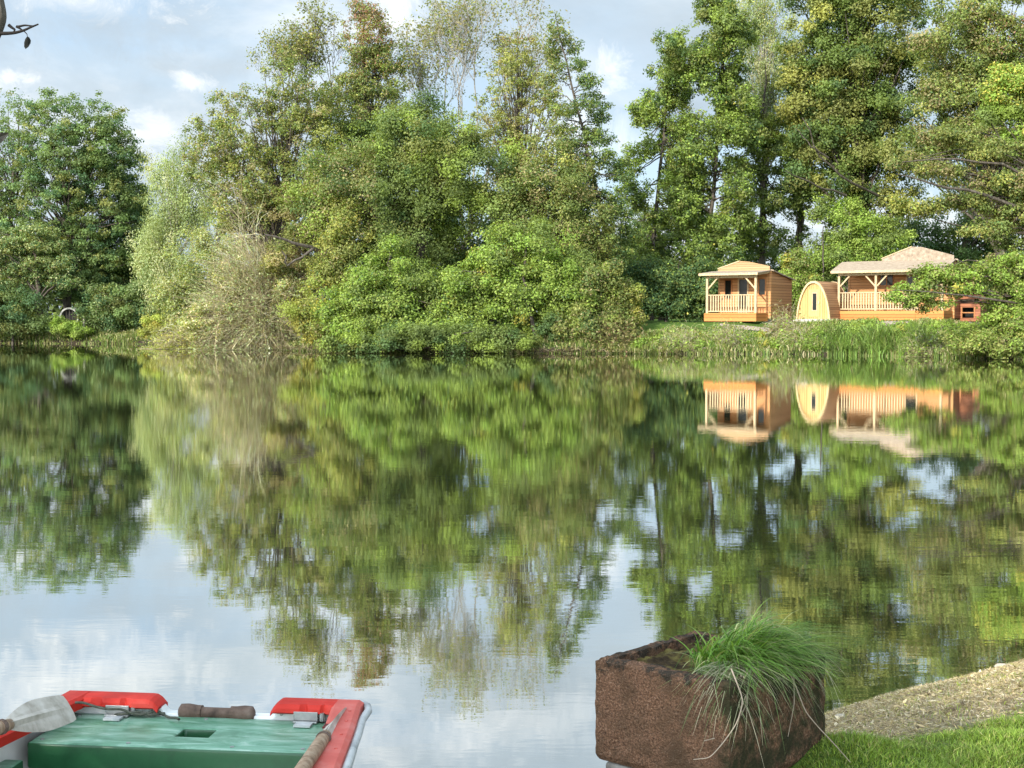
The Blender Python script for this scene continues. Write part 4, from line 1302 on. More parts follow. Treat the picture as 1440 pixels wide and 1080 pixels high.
worn = ramp(nt, f1, [(.30, (.028, .12, .055)), (.45, (.09, .23, .135)), (.56, (.18, .34, .235)), (.70, (.40, .51, .42))])  # scuffs, plus sky sheen put into the colour
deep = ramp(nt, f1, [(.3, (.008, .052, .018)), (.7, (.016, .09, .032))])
upm = math_(nt, 'GREATER_THAN', sn.outputs['Z'], .8)          # scuffed top; its paleness also paints in reflected sky
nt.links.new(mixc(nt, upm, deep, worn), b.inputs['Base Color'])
b.inputs['Roughness'].default_value = .34
spec(b, .5)
bump(nt, b, f2, .12, .003)
M_GREEN = m

BO = np.array([-1.07, 4.965])
BR = R(-7)
boat = empty('rowing_boat', (BO[0], BO[1], 0), BR)
boat.scale = (1.075, 1, 1)
tag(boat, 'white rowing boat with red gunwales and a green stern seat, moored in the left foreground', 'boat')
st = [(0, .50, .0), (-.25, .535, -.02), (-.8, .60, -.04), (-1.5, .62, -.05), (-2.2, .57, -.04), (-2.8, .44, .0), (-3.3, .24, .05), (-3.6, .05, .12)]
def section(w, kz, off):
    w2 = max(.012, w - off)
    z = lambda t: kz + off - .10 + (.52 - kz - off + .0) * t
    return [(-w2, .42), (-w2 * .97, .28), (-w2 * .88, .12), (-w2 * .66, kz - .02 + off), (0, kz - .08 + off), (w2 * .66, kz - .02 + off), (w2 * .88, .12), (w2 * .97, .28), (w2, .42)]
hm = MB()
def loft(off, flip):
    rows = [[(x, y, z) for x, z in section(w, k, off)] for y, w, k in st]
    vs = [p for r_ in rows for p in r_]
    n = 9
    fs = []
    for i in range(len(rows) - 1):
        for j in range(n - 1):
            q = (i * n + j, i * n + j + 1, (i + 1) * n + j + 1, (i + 1) * n + j)
            fs.append(q[::-1] if flip else q)
    hm.add(vs, fs)
loft(0, False); loft(.03, True)
ho = hm.obj('hull', M_WHITE, boat, smooth=True, recalc=False)
# transom with a dip in the middle
tr_pts = [(-.50, .435), (-.17, .435), (-.15, .405), (.21, .405), (.235, .435), (.50, .435), (.485, .28), (.44, .12), (.33, -.02), (0, -.08), (-.33, -.02), (-.44, .12), (-.485, .28)]
MB().prism([(x, .004, z) for x, z in tr_pts], (0, .055, 0)).obj('transom', M_WHITE, boat, bevel=.008)


def cap(x0, x1):
    """moulded red corner grip with two notches on its inner edge"""
    m_ = MB()
    N = 26
    rows = []
    for i in range(N + 1):
        t = i / N
        x = x0 + (x1 - x0) * t
        e = min(t, 1 - t) * (x1 - x0)
        drop = 0
        if x0 < -.3:
            drop = .030 * max(0, 1 - t / .22) ** 1.5 + .035 * max(0, (t - .90) / .10) ** 2
        else:
            drop = .035 * max(0, (.10 - t) / .10) ** 2
        nt_ = 0
        for c in (.45, .70):
            nt_ = max(nt_, max(0, 1 - abs(t - c) / .05))
        zt = .464 - drop * .8
        yi = -.035 + .014 * nt_
        zm = zt - .012 - .012 * nt_
        rows.append([(x, .072, .415), (x, .072, zt - .010), (x, .060, zt - .002), (x, .02, zt), (x, yi + .012, zt - .003), (x, yi, zm - .004), (x, yi - .003, min(.434, zm - .006)), (x, yi + .006, .428)])
    n = 8
    vs = [p for r_ in rows for p in r_]
    fs = [(i * n + j, i * n + (j + 1) % n, (i + 1) * n + (j + 1) % n, (i + 1) * n + j) for i in range(N) for j in range(n)]
    fs += [tuple(range(n))[::-1], tuple(N * n + j for j in range(n))]
    m_.add(vs, fs)
    return m_.obj('corner_grip', M_RED_P, boat, bevel=.004)


cap(-.535, -.165); cap(.215, .47)
# gunwale bands along both sides, square drain hole and rivets in the right one


def gunwale(s):
    pts = [(y, w) for y, w, k in st]
    ys = np.linspace(.045, -3.55, 60)
    ws = np.interp(-ys, [-p[0] for p in pts], [p[1] for p in pts])
    g_ = MB()
    rows = []
    for y, w in zip(ys, ws):
        wi = max(.0, w - .085)
        rows.append([(s * wi, y, .425), (s * wi, y, .456), (s * (wi + .012), y, .466), (s * (w - .004), y, .466), (s * (w + .010), y, .456), (s * (w + .012), y, .425)])
    n = 6
    vs = [p for r_ in rows for p in r_]
    fs = [(i * n + j, i * n + (j + 1) % n, (i + 1) * n + (j + 1) % n, (i + 1) * n + j) for i in range(len(rows) - 1) for j in range(n)]
    fs += [tuple(range(n)), tuple((len(rows) - 1) * n + j for j in range(n))]
    g_.add(vs, fs)
    go = g_.obj('gunwale', M_REDF if s > 0 else M_RED_P, boat)
    for y in (-.10, -.22, -.37, -.52, -.8, -1.1, -1.5):
        w = np.interp(-y, [-p[0] for p in pts], [p[1] for p in pts])
        MB().tube([(s * (w - .02), y, .464), (s * (w - .02), y, .4685)], .005, 8).obj('rivet', M_REDF, go)
    w = .52
    MB().box((s * (w - .055) - .011, -.30, .462), (s * (w - .055) + .011, -.262, .4675)).obj('slot', noisy('dark_red_slot', [(.08, .008, .008), (.12, .012, .01)], 20, .6, bstr=0), go)
    # outer rub rail, wrapping round the stern corner
    path = [(s * .36, .088, .442)] + [(s * .44, .09, .444), (s * .49, .078, .444), (s * .52, .05, .443), (s * .534, .0, .44)] if s > 0 else [(s * .50, .07, .438), (s * .525, .04, .438)]
    for y, w in zip(ys[2:], ws[2:]):
        path.append((s * (w + .024), y - .02, .436))
    MB().tube(path, .013, 10).obj('rub_rail', M_GREY, boat, smooth=True)


gunwale(1); gunwale(-1)
# stern seat with the square hand hole
sx0, sx1, sy0, sy1, sz = -.465, .43, -.37, .0, .400
hx0, hx1, hy0, hy1 = -.035, .07, -.235, -.145
me = bpy.data.meshes.new('stern_seat')
bm = bmesh.new()
xs_ = [sx0, hx0, hx1, sx1]; ys_ = [sy0, hy0, hy1, sy1]
def flr(x):  # plan: rear corners slightly drawn in like the hull
    return x
grid_t = [[bm.verts.new((xs_[i], ys_[j], sz)) for j in range(4)] for i in range(4)]
grid_b = [[bm.verts.new((xs_[i], ys_[j], sz - .09)) for j in range(4)] for i in range(4)]
for i in range(3):
    for j in range(3):
        if i == 1 and j == 1: continue
        bm.faces.new([grid_t[i][j], grid_t[i + 1][j], grid_t[i + 1][j + 1], grid_t[i][j + 1]])
        bm.faces.new([grid_b[i][j], grid_b[i][j + 1], grid_b[i + 1][j + 1], grid_b[i + 1][j]])
for i in range(3):
    bm.faces.new([grid_t[i + 1][0], grid_t[i][0], grid_b[i][0], grid_b[i + 1][0]])
    bm.faces.new([grid_t[i][3], grid_t[i + 1][3], grid_b[i + 1][3], grid_b[i][3]])
    bm.faces.new([grid_t[0][i], grid_t[0][i + 1], grid_b[0][i + 1], grid_b[0][i]])
    bm.faces.new([grid_t[3][i + 1], grid_t[3][i], grid_b[3][i], grid_b[3][i + 1]])
for a_, b_ in (((1, 1), (2, 1)), ((2, 1), (2, 2)), ((2, 2), (1, 2)), ((1, 2), (1, 1))):
    bm.faces.new([grid_t[a_[0]][a_[1]], grid_t[b_[0]][b_[1]], grid_b[b_[0]][b_[1]], grid_b[a_[0]][a_[1]]])
bmesh.ops.recalc_face_normals(bm, faces=bm.faces)
bm.to_mesh(me); bm.free()
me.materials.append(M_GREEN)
so = bpy.data.objects.new('stern_seat', me); COL.objects.link(so); so.parent = boat
md = so.modifiers.new('bevel', 'BEVEL'); md.width = .010; md.segments = 3; md.limit_method = 'ANGLE'
for p_ in me.polygons: p_.use_smooth = True
MB().box((-.42, -.34, .02), (.40, -.325, .308)).obj('seat_front', M_WHITE, boat)
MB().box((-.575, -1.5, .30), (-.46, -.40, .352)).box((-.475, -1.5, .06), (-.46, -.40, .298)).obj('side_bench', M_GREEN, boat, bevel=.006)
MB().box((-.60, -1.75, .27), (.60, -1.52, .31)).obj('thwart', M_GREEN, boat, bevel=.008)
# carrying handle on the transom
hd_ = MB()
hx = np.linspace(-.105, .15, 40)
rad = .021 + .009 * np.clip(np.maximum(1 - np.abs(hx + .075) / .045, 1 - np.abs(hx - .118) / .045), 0, 1) ** .5
rad[0] = rad[-1] = .016
hd_.tube([(x, .012, .413 - .003 * math.sin((x + .1) * 12)) for x in hx], rad, 12)
ho_ = hd_.obj('carry_handle', M_BROWN, boat, smooth=True)
for x in (-.035, .08):
    MB().tube([(x - .008, .012, .412), (x + .008, .012, .412)], .0255, 12).obj('strap_band', M_BROWN, ho_)
# rowlock plates with pins
for x in (-.30, .335):
    br = MB().box((x - .04, -.052, .402), (x + .04, -.004, .409)).box((x - .04, -.0395, .4095), (x + .04, -.036, .440))
    bo_ = br.obj('rowlock_plate', M_STEEL, boat, bevel=.003)
    MB().tube([(x + .052, -.03, .408), (x + .052, -.03, .436)], .008, 8).obj('pin', M_STEEL, bo_)
    MB().box((x - .025, -.10, .403), (x + .03, -.06, .410)).obj('hinge_leaf', M_GREY, bo_)

for x in (-.45, -.36, -.20, .245, .40):
    MB().tube([(x, .003, .419), (x, -.003, .419)], .006, 8).obj('bolt', M_STEEL, boat)
for x, y in ((-.43, -.33), (-.43, -.04), (.40, -.33), (-.15, -.335), (.18, -.335), (.0, -.03)):
    MB().tube([(x, y, .3985), (x, y, .4022)], .007, 10).obj('screw', M_STEEL, so)
# mooring line lying over the seat
pts = [(106, 988, .462), (128, 992, .455), (160, 997, .44), (178, 1001, .425), (200, 1004, .415), (224, 1002, .415), (240, 1008, .41), (252, 1013, .41)]
G = Geo()
pp = np.array([PZ(*q) for q in pts])
tt = np.linspace(0, 1, 40); t0 = np.linspace(0, 1, len(pp))
pp = np.stack([np.interp(tt, t0, pp[:, i]) for i in range(3)], 1)
pp[:, 2] += .004 * np.sin(tt * 21)
G.tube(pp, .0045, 7)
q = np.array([PZ(*a) for a in ((162, 1005, .409), (176, 1004, .418), (196, 1001, .42), (212, 1006, .41), (232, 1003, .409))])
t0 = np.linspace(0, 1, len(q)); q = np.stack([np.interp(np.linspace(0, 1, 20), t0, q[:, i]) for i in range(3)], 1)
G.tube(q, .0045, 7)
rope = G.obj('rope', noisy('dark_rope', [(.03, .035, .025), (.10, .10, .075)], 60, .9, bstr=.3, bdist=.002), smooth=True)
tag(rope, 'thin dark rope tangled over the left rowlock plate of the boat', 'rope')


def oar(label, tip, neck, wid, total, bw):
    tip = np.array(tip); neck = np.array(neck)
    d = unit(neck - tip)
    wv = np.array(wid); wv = unit(wv - d * (wv @ d)); nv = np.cross(d, wv)
    root = empty('oar', tuple(neck))
    tag(root, label, 'oar', 'oars lying in the boat')
    L = np.linalg.norm(neck - tip)
    m_ = MB()
    N = 14
    rows = []
    for i in range(N + 1):
        t = i / N
        w = bw * (.86 + .14 * math.sin(min(1, t * 2.2) * math.pi / 2)) * (1 - max(0, (t - .45) / .55) ** 1.8 * .80)
        if t < .06: w *= .92 + .08 * t / .06
        th = .004 + .003 * t
        c = tip + d * L * t - neck - nv * .012 * (1 - t) ** 2
        rib = .012 * min(1, t * 1.6)
        rows.append([c - wv * w, c - wv * w * .5 + nv * th, c - wv * .014 + nv * th, c + nv * (th + rib), c + wv * .014 + nv * th, c + wv * w * .5 + nv * th, c + wv * w,
                     c + wv * w * .5 - nv * th, c + wv * .014 - nv * th, c - nv * (th + rib), c - wv * .014 - nv * th, c - wv * w * .5 - nv * th])
    n = 12
    vs = [p for r_ in rows for p in r_]
    fs = [(i * n + j, i * n + (j + 1) % n, (i + 1) * n + (j + 1) % n, (i + 1) * n + j) for i in range(N) for j in range(n)]
    fs += [tuple(range(n))[::-1], tuple(N * n + j for j in range(n))]
    m_.add(vs, fs)
    m_.obj('blade', M_BLADE, root)
    end = d * (total - L)
    MB().tube([d * -.03, d * .02, d * .05, end * .5, end], [.018, .021, .022, .022, .020], 12).obj('shaft', M_OARW, root, smooth=True)
    MB().tube([d * .012, d * .03], .0245, 12).obj('collar', M_BROWN, root)
    MB().tube([end * .995, end * .995 + d * .12], [.017, .015], 12).obj('grip', M_BROWN, root, smooth=True)
    return root


oar('oar with a grubby white blade resting on the left gunwale', PZ(102, 992, .50), PZ(6, 1021, .55), (.05, -.02, -.075), 1.75, .058)
oar('oar lying along the right gunwale with its worn brown shaft towards the viewer', PZ(480, 1002, .452), PZ(456, 1037, .470), (.25, .05, .9), 1.9, .03)

# ------------------------------------------------------------------ stone planter
PA = np.array([.286, 4.81]); PB = np.array([.696, 4.49])
xd = unit(np.array([.736, -.677])); yd = np.array([-xd[1], xd[0]])
LX = .546; LY = .583; PH = .352
ZB = .298
ctr = PA + xd * LX / 2 + yd * LY / 2
prz = math.atan2(xd[1], xd[0])
plant = empty('stone_planter', (ctr[0], ctr[1], ZB), prz)
tag(plant, 'rough reddish brown square stone trough planted with grass, in the foreground', 'planter')
m, nt, b, out = newmat('weathered_red_stone')
tc = nt.nodes.new('ShaderNodeTexCoord').outputs['Object']
n1 = noise(nt, 130, 3, .7, coord=tc)
n2 = noise(nt, 9, 6, .65, coord=tc)
n3 = noise(nt, 17, 5, .7, coord=tc, dist=.6)
n4 = noise(nt, 320, 2, .6, coord=tc)
base = ramp(nt, n1, [(.30, (.034, .018, .011)), (.44, (.125, .064, .036)), (.57, (.20, .105, .060)), (.72, (.32, .20, .13))])
base = mixc(nt, ramp(nt, n2, [(.42, (0, 0, 0)), (.66, (1, 1, 1))]), base, (.085, .050, .028))
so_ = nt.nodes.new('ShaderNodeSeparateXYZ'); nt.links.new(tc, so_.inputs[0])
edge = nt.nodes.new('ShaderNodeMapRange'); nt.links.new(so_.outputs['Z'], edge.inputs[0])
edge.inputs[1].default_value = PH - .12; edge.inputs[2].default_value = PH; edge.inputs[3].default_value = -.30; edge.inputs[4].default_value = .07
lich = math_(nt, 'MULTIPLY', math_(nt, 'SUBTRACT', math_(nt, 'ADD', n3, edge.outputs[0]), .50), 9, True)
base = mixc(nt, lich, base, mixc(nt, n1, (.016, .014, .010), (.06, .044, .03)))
grit = ramp(nt, n4, [(.66, (0, 0, 0)), (.70, (1, 1, 1))])
base = mixc(nt, math_(nt, 'MULTIPLY', grit, .6), base, (.42, .33, .27))
# right face: shade put into the colour, in a mossy blackish green
side_shade = nt.nodes.new('ShaderNodeMapRange'); nt.links.new(so_.outputs['X'], side_shade.inputs[0])
side_shade.inputs[1].default_value = LX / 2 - .10; side_shade.inputs[2].default_value = LX / 2 - .005; side_shade.inputs[3].default_value = -.35; side_shade.inputs[4].default_value = .06
fm = math_(nt, 'MULTIPLY', math_(nt, 'SUBTRACT', math_(nt, 'ADD', n2, side_shade.outputs[0]), .46), 7, True)
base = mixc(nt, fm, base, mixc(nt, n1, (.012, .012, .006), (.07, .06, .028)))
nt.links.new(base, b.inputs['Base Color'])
b.inputs['Roughness'].default_value = .95; spec(b, .15)
bump(nt, b, math_(nt, 'ADD', n1, math_(nt, 'MULTIPLY', n3, 1.2)), .9, .010)
M_REDSTONE = m
bm = bmesh.new()
th = .052
hx_, hy_ = LX / 2, LY / 2
def ringv(x, y, z): return [bm.verts.new((sx * x, sy * y, z)) for sx, sy in ((-1, -1), (1, -1), (1, 1), (-1, 1))]
rings = [ringv(hx_ - .01, hy_ - .01, 0), ringv(hx_, hy_, .02), ringv(hx_, hy_, PH - .012), ringv(hx_ - .012, hy_ - .012, PH), ringv(hx_ - th, hy_ - th, PH), ringv(hx_ - th - .008, hy_ - th - .008, PH - .10)]
for a_, b_ in zip(rings[:-1], rings[1:]):
    for k in range(4): bm.faces.new([a_[k], a_[(k + 1) % 4], b_[(k + 1) % 4], b_[k]])
bm.faces.new(rings[0][::-1]); bm.faces.new(rings[-1])
bmesh.ops.recalc_face_normals(bm, faces=bm.faces)
for it in range(6):
    long_ = [e for e in bm.edges if e.calc_length() > .018]
    if not long_: break
    bmesh.ops.subdivide_edges(bm, edges=long_, cuts=1, use_grid_fill=True)
for v in bm.verts:
    p = v.co.copy()
    rim = max(0, 1 - (PH - p.z) / .03)
    a_ = mnoise.noise(p * 14) * .004 + mnoise.noise(p * 45) * .0025 * (1 + 1.5 * rim)
    v.co += v.normal * a_
    if rim > 0: v.co.z += (mnoise.noise(p * 26) * .004 + mnoise.noise(p * 70) * .003) * rim
me = bpy.data.meshes.new('trough'); bm.to_mesh(me); bm.free()
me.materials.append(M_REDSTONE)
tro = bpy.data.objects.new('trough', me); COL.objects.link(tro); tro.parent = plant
# moss and soil filling
gx_, gy_ = np.meshgrid(np.linspace(-hx_ + th + .003, hx_ - th - .003, 60), np.linspace(-hy_ + th + .003, hy_ - th - .003, 70))
zz = np.array([PH - .030 + .016 * mnoise.noise(Vector((x * 9, y * 9, 0))) + .012 * mnoise.noise(Vector((x * 34, y * 34, 2))) + .006 * mnoise.noise(Vector((x * 90, y * 90, 5))) for x, y in zip(gx_.ravel(), gy_.ravel())])
ii = (np.arange(69)[:, None] * 60 + np.arange(59)[None]).ravel()
M_MOSS = noisy('moss_and_soil', [(.020, .014, .008), (.05, .034, .018), (.12, .095, .03), (.17, .14, .05)], 14, .95, bscale=120, bstr=.9, bdist=.012, sp=.1)
npmesh('soil', np.stack([gx_.ravel(), gy_.ravel(), zz], 1), np.stack([ii, ii + 1, ii + 61, ii + 60], 1), M_MOSS, plant, smooth=True)
# block under its near left end
M_DULL = noisy('dull_stone', [(.10, .09, .075), (.19, .17, .145), (.27, .25, .22)], 14, .9, bstr=.5)
blk = MB().box((-.10, -.09, 0), (.10, .09, .16)).obj('support_block', M_DULL, None, bevel=.012)
pb = PA + xd * .13 + yd * .10
blk.location = (pb[0], pb[1], ZB - .163); blk.rotation_euler = (0, 0, prz + .06)
tag(blk, 'pale stone block propping the left corner of the red stone planter', 'block')

# grass tussock growing in the planter
def loc2w(x, y, z=0.0):
    p_ = ctr + xd * x + yd * y
    return np.array([p_[0], p_[1], ZB + z])


tuss = empty('grass_tussock', tuple(loc2w(.05, .1, PH - .03)))
tag(tuss, 'arching green grass tussock with dry hanging blades growing in the stone planter', 'grass plant')
T0 = loc2w(.05, .1, PH - .03)
n = 1600
u = rng.random(n) ** .5; a = rng.random(n) * 6.283
lx = .085 + u * np.cos(a) * .13; ly = .05 + u * np.sin(a) * .20
lx = np.clip(lx, -hx_ + th, hx_ - th); ly = np.clip(ly, -hy_ + th, hy_ - th)
P = ctr[None] + lx[:, None] * xd + ly[:, None] * yd
P = np.c_[P, np.full(n, ZB + PH - .035)]
outd = unit(np.c_[P[:, :2] - ctr - .03 * yd - np.array([-.05, 0]), np.zeros(n)])
dirs = unit(outd * .8 + np.array([.75, -.15, 0]) + np.c_[rng.normal(0, .75, (n, 2)), np.zeros(n)])
cen = 1 - u
H = (.16 + .16 * cen) * rng.uniform(.4, 1.35, n)
lean = (.05 + .24 * rng.random(n)) * np.where(P[:, 0] > ctr[0], 1.1, .6)
P_g = pal((4, (.14, .27, .035)), (3, (.22, .35, .06)), (2, (.085, .17, .028)), (1.6, (.36, .36, .16)))
PALS['tuss'] = P_g
V, Q, c = blades(P, H, rng.uniform(.0032, .0075, n), lean, tint_of('tuss', n), 8, rng.uniform(.45, 1.05, n)[:, None], dirs)
npmesh('green_blades', V - T0, Q, M_GRASS, tuss, tint=c)
# long blades that fall over the rim and hang
n = 460
PALS['tussdry'] = pal((3, (.34, .33, .20)), (3, (.18, .26, .09)), (2, (.46, .40, .28)), (2, (.10, .15, .05)))
f = rng.random(n)
side = rng.random(n) < .82
lx = np.where(side, hx_ - th - .02, rng.uniform(.13, hx_ - th, n)); ly = np.where(side, rng.uniform(-.26, .30, n), -hy_ + th + .09 + rng.random(n) * .12)
lx = lx - np.where(side, rng.random(n) * .12, 0)
P = ctr[None] + lx[:, None] * xd + ly[:, None] * yd
P = np.c_[P, np.full(n, ZB + PH - .03)]
d0 = np.where(side[:, None], np.r_[xd, 0][None], -np.r_[yd, 0][None])
dirs = unit(d0 + np.c_[rng.normal(0, .28, (n, 2)), np.zeros(n)] + np.array([.15, 0, 0]))
H = rng.uniform(.10, .20, n)
lean = np.where(side, hx_ - lx, 0) + np.where(~side, ly + hy_, 0) + rng.uniform(.015, .10, n)
V, Q, c = blades(P, H, rng.uniform(.0028, .0065, n), lean, tint_of('tussdry', n), 9, (.95 + 1.3 * rng.random(n) ** 2.2)[:, None], dirs)
npmesh('hanging_blades', V - T0, Q, M_GRASS, tuss, tint=c)
G = Geo(); cols_ = []
for pts in (((1028, 940, -.02), (1046, 985, -.06), (1036, 1018, -.07), (1016, 1046, -.07), (998, 1066, -.07), (975, 1068, -.07)), ((1046, 950, -.02), (1050, 990, -.05), (1040, 1010, -.06), (1020, 1034, -.07), (990, 1042, -.07)),
            ((1104, 935, -.02), (1118, 962, -.04), (1132, 1000, -.05), (1150, 1022, -.05), (1172, 1045, -.06), (1196, 1072, -.06)), ((1116, 945, -.02), (1117, 990, -.05), (1108, 1036, -.05)), ((1042, 946, 0), (1042, 1000, -.04), (1038, 1022, -.05))):
    dist = np.interp(pts[0][0], [1028, 1116], [4.50, 4.74])
    pp = np.array([PY(q[0], q[1], dist + q[2]) for q in pts])
    t0 = np.linspace(0, 1, len(pp)); tt = np.linspace(0, 1, 26)
    pp = np.stack([np.interp(tt, t0, pp[:, i]) for i in range(3)], 1)
    pp[1:-1] = (pp[:-2] + 2 * pp[1:-1] + pp[2:]) / 4; pp[1:-1] = (pp[:-2] + 2 * pp[1:-1] + pp[2:]) / 4
    Vs, Qs = tube_geo(pp, np.linspace(.0026, .0014, 26), 5)
    npmesh('dry_stalk', Vs - T0, Qs, M_DRY, tuss, tint=np.tile(np.array([.42, .33, .25]) * rng.uniform(.8, 1.1), (25 * 5, 1)))


# ------------------------------------------------------------------ near bank: lawn, litter, stones
def near_scatter(n, d0, d1, x0=.6, x1=3.4, y0=4.2, y1=7.6):
    p = scatter(n, x0, x1, y0, y1, d0, d1)
    q = p - ctr
    a_ = q @ xd; b2 = q @ yd
    return p[~((np.abs(a_) < hx_ + .01) & (np.abs(b2) < hy_ + .01))]


p = near_scatter(120000, .3, 2.6, .6, 2.9, 4.2, 6.6)
dd = shore_dist(p[:, 0], p[:, 1])
edge_n = .55 * wob(p[:, 0], p[:, 1], 6.0, 4) * .22
keep = rng.random(len(p)) < np.clip((dd + edge_n - LAWN_B(p[:, 0]) + .06) / .2, .03, 1)
p = p[keep]; n = len(p)
z = ground_z(p[:, 0], p[:, 1]) - .003
H = rng.uniform(.018, .045, n) * np.clip(.8 + .5 * wob(p[:, 0], p[:, 1], 9, 6), .5, 1.4)
V, Q, c = blades(np.c_[p, z], H, rng.uniform(.0022, .004, n), H * rng.uniform(.2, 1.1, n), tint_of('lawn', n, .25) * np.clip(1 + .3 * wob(p[:, 0], p[:, 1], 5, 7), .6, 1.4)[:, None], 2, .3)
tag(npmesh('lawn_grass', V, Q, M_GRASS, tint=c), kind='stuff', label='short green lawn in the bottom right corner', cat='grass')
p = near_scatter(110000, -.03, 1.6, .9, 3.4, 4.4, 7.8)
dd = shore_dist(p[:, 0], p[:, 1])
p = p[rng.random(len(p)) < np.clip((LAWN_B(p[:, 0]) + .12 - dd) / .25, .02, 1)]
n = len(p)
z = ground_z(p[:, 0], p[:, 1]) + rng.uniform(.001, .012, n)
N = unit(rng.normal(0, .35, (n, 3)) + np.array([0, 0, 1]))
Ls = rng.uniform(.006, .045, n)
V, Q = leaf_geo(np.c_[p, z], N, Ls, np.where(rng.random(n) < .05, Ls * .4, rng.uniform(.0012, .003, n)))
tag(npmesh('dry_litter', V, Q, M_DRY, tint=tint_of('litter', n, .25)), kind='stuff', label='dry straw and leaf litter along the near water edge', cat='litter')
M_PEB = noisy('sandy_stone', [(.26, .21, .15), (.40, .34, .26), (.52, .46, .37)], 20, .9, bscale=60, bstr=.4, bdist=.004)
def stone(name, label, px, py, z, sx, sy, sz, rz, group=None):
    bm = bmesh.new()
    bmesh.ops.create_icosphere(bm, subdivisions=3, radius=1)
    for v in bm.verts:
        q = v.co.copy()
        k = 1 + .28 * mnoise.noise(q * 1.7 + Vector((px, py, 0))) + .1 * mnoise.noise(q * 5)
        v.co = Vector((q.x * sx * k, q.y * sy * k, q.z * sz * k))
    me = bpy.data.meshes.new(name); bm.to_mesh(me); bm.free(); me.materials.append(M_PEB)
    for p_ in me.polygons: p_.use_smooth = True
    ob = bpy.data.objects.new(name, me); COL.objects.link(ob)
    w_ = PZ(px, py, z)
    ob.location = (w_[0], w_[1], gz(w_[0], w_[1]) + sz * .15); ob.rotation_euler = (0, 0, rz)
    tag(ob, label, 'stone', group)


stone('stone', 'flat pale stone in the dry litter just right of the planter', 1196, 1016, .28, .09, .035, .010, .1)
stone('stone', 'pale pebble in the litter at the bright water patch beside the planter', 1182, 1000, .12, .03, .02, .014, .6)
stone('stone', 'small round stone at the upper end of the litter strip near the right edge', 1408, 925, .08, .035, .028, .02, .3)

M_TWIG = noisy('silhouette_twig_bark', [(.008, .006, .005), (.022, .017, .013)], 40, .9, bstr=.2)  # silhouette darkness painted into the bark colour
# ------------------------------------------------------------------ tree leaning in from the left
NB = np.array([-5.0, -.6, gz(-5.0, -.6)])
nt_root = empty('near_tree', tuple(NB))
tag(nt_root, 'tree at the left picture edge showing only a dark limb, a twig and hanging leaves', 'tree')
G = Geo()
tp = np.array([NB - np.array([0, 0, .3]), NB + np.array([.05, 0, 1.6]), NB + np.array([.15, .1, 3.2]), NB + np.array([.3, .0, 5.0]), NB + np.array([.5, -.1, 6.6])])
G.tube(bez(tp[0], tp[2], tp[4], 14), np.linspace(.22, .06, 14), 10)
DL = 6.0
lim = [NB + np.array([.12, .15, 2.6]), NB + np.array([.7, 2.2, 2.5]), PY(-330, 190, DL - 1.0), PY(-70, 92, DL), PY(-14, 52, DL), PY(-3, 24, DL), PY(-9, -12, DL), PY(-30, -80, DL + .1), PY(-50, -200, DL + .3)]
lim = np.array(lim); t0 = np.linspace(0, 1, len(lim)); tt = np.linspace(0, 1, 60)
lp = np.stack([np.interp(tt, t0, lim[:, i]) for i in range(3)], 1)
for _ in range(3): lp[1:-1] = (lp[:-2] + 2 * lp[1:-1] + lp[2:]) / 4
G.tube(lp, np.interp(tt, [0, .5, .62, .75, 1], [.09, .04, .038, .034, .02]), 10)
bl = [np.array([-4.5, -1.2, 4.2]), np.array([-5.5, -1.5, 4.4]), np.array([-3.75, -1.2, 4.15]), np.array([-4.9, -.5, 4.0])]
rb = [1.3, 1.3, 1.0, 1.1]
Cs, Os = [], []
for c_, r_ in zip(bl, rb):
    o_ = unit(rng.normal(size=(46, 3)))
    Cs.append(c_ + o_ * r_ * (rng.random((46, 1)) ** .5) * np.array([1, 1, .7])); Os.append(o_)
Cs = np.concatenate(Cs); Os = np.concatenate(Os)
for i in rng.choice(len(Cs), 40, replace=False):
    a_ = NB + np.array([.25, 0, rng.uniform(3, 5.2)])
    G.tube(bez(a_, (a_ + Cs[i]) / 2 + np.array([0, 0, .3]), Cs[i], 7), np.linspace(.035, .008, 7), 5)
npmesh('trunk', np.concatenate(G.V) - NB, np.concatenate(G.Q), M_BARK, nt_root, smooth=True)
V, Q, c = foliage(Cs, Os, (.3, .55), 9500, .10, 'green')
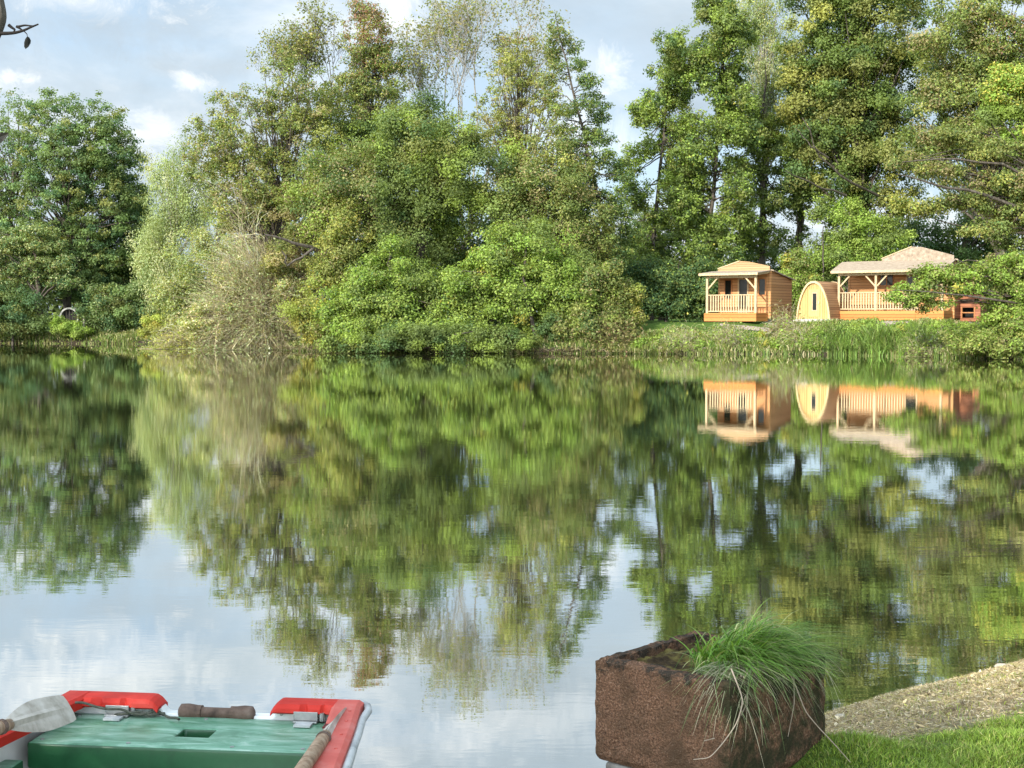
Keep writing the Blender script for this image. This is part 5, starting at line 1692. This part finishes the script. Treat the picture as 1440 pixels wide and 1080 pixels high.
npmesh('crown', V - NB, Q, M_LEAF, nt_root, tint=c)
G = Geo()
for pts, r0 in ((((-8, 47), (10, 47), (22, 46), (33, 43), (44, 38), (54, 34)), .0085), (((12, 35), (17, 39), (21, 41.5), (19, 45.5)), .007), (((23, 37), (28, 40), (32, 43)), .006), (((25, 37.5), (35, 35.5), (45, 36.5), (50, 36)), .005), (((33, 43), (38, 48), (38.5, 52)), .0025)):
    pp = np.array([PY(x, y, DL - .02) for x, y in pts])
    t0 = np.linspace(0, 1, len(pp)); tt = np.linspace(0, 1, 16)
    pp = np.stack([np.interp(tt, t0, pp[:, i]) for i in range(3)], 1)
    pp[1:-1] = (pp[:-2] + 2 * pp[1:-1] + pp[2:]) / 4
    G.tube(pp, np.linspace(r0, r0 * .4, 16), 6)
npmesh('twig', np.concatenate(G.V) - NB, np.concatenate(G.Q), M_TWIG, nt_root, smooth=True)


def big_leaf(pts, th=.0012):
    P_ = [PY(x, y, DL - .03 + dz) for x, y, dz in pts]
    nrm = Vector((.1, -1, .1)) * th
    return MB().prism([Vector(p_ - NB) for p_ in P_], nrm)


M_LEAFD = noisy('silhouette_leaf', [(.006, .006, .003), (.016, .013, .006)], 30, .6, bstr=.1, bdist=.002)  # near-black colour paints the leaf as a silhouette
big_leaf([(38.5, 51, 0), (41.5, 53, .01), (43.5, 57, .015), (43, 61, .01), (40, 66, 0), (36, 69, -.01), (34, 66, -.01), (34, 60, 0), (35.5, 55, 0)]).obj('leaf', M_LEAFD, nt_root)
big_leaf([(-6, 188, 0), (2, 186.5, 0), (13, 187, .01), (10, 192, .01), (5, 198, 0), (-1, 202, -.01), (-6, 199, 0)]).obj('leaf', M_LEAFD, nt_root)
G = Geo()
pp = np.array([PY(-60, 120, DL), PY(-25, 160, DL - .02), PY(-4, 190, DL - .03)])
G.tube(bez(pp[0], pp[1], pp[2], 8), .003, 5)
npmesh('twig', np.concatenate(G.V) - NB, np.concatenate(G.Q), M_TWIG, nt_root, smooth=True)
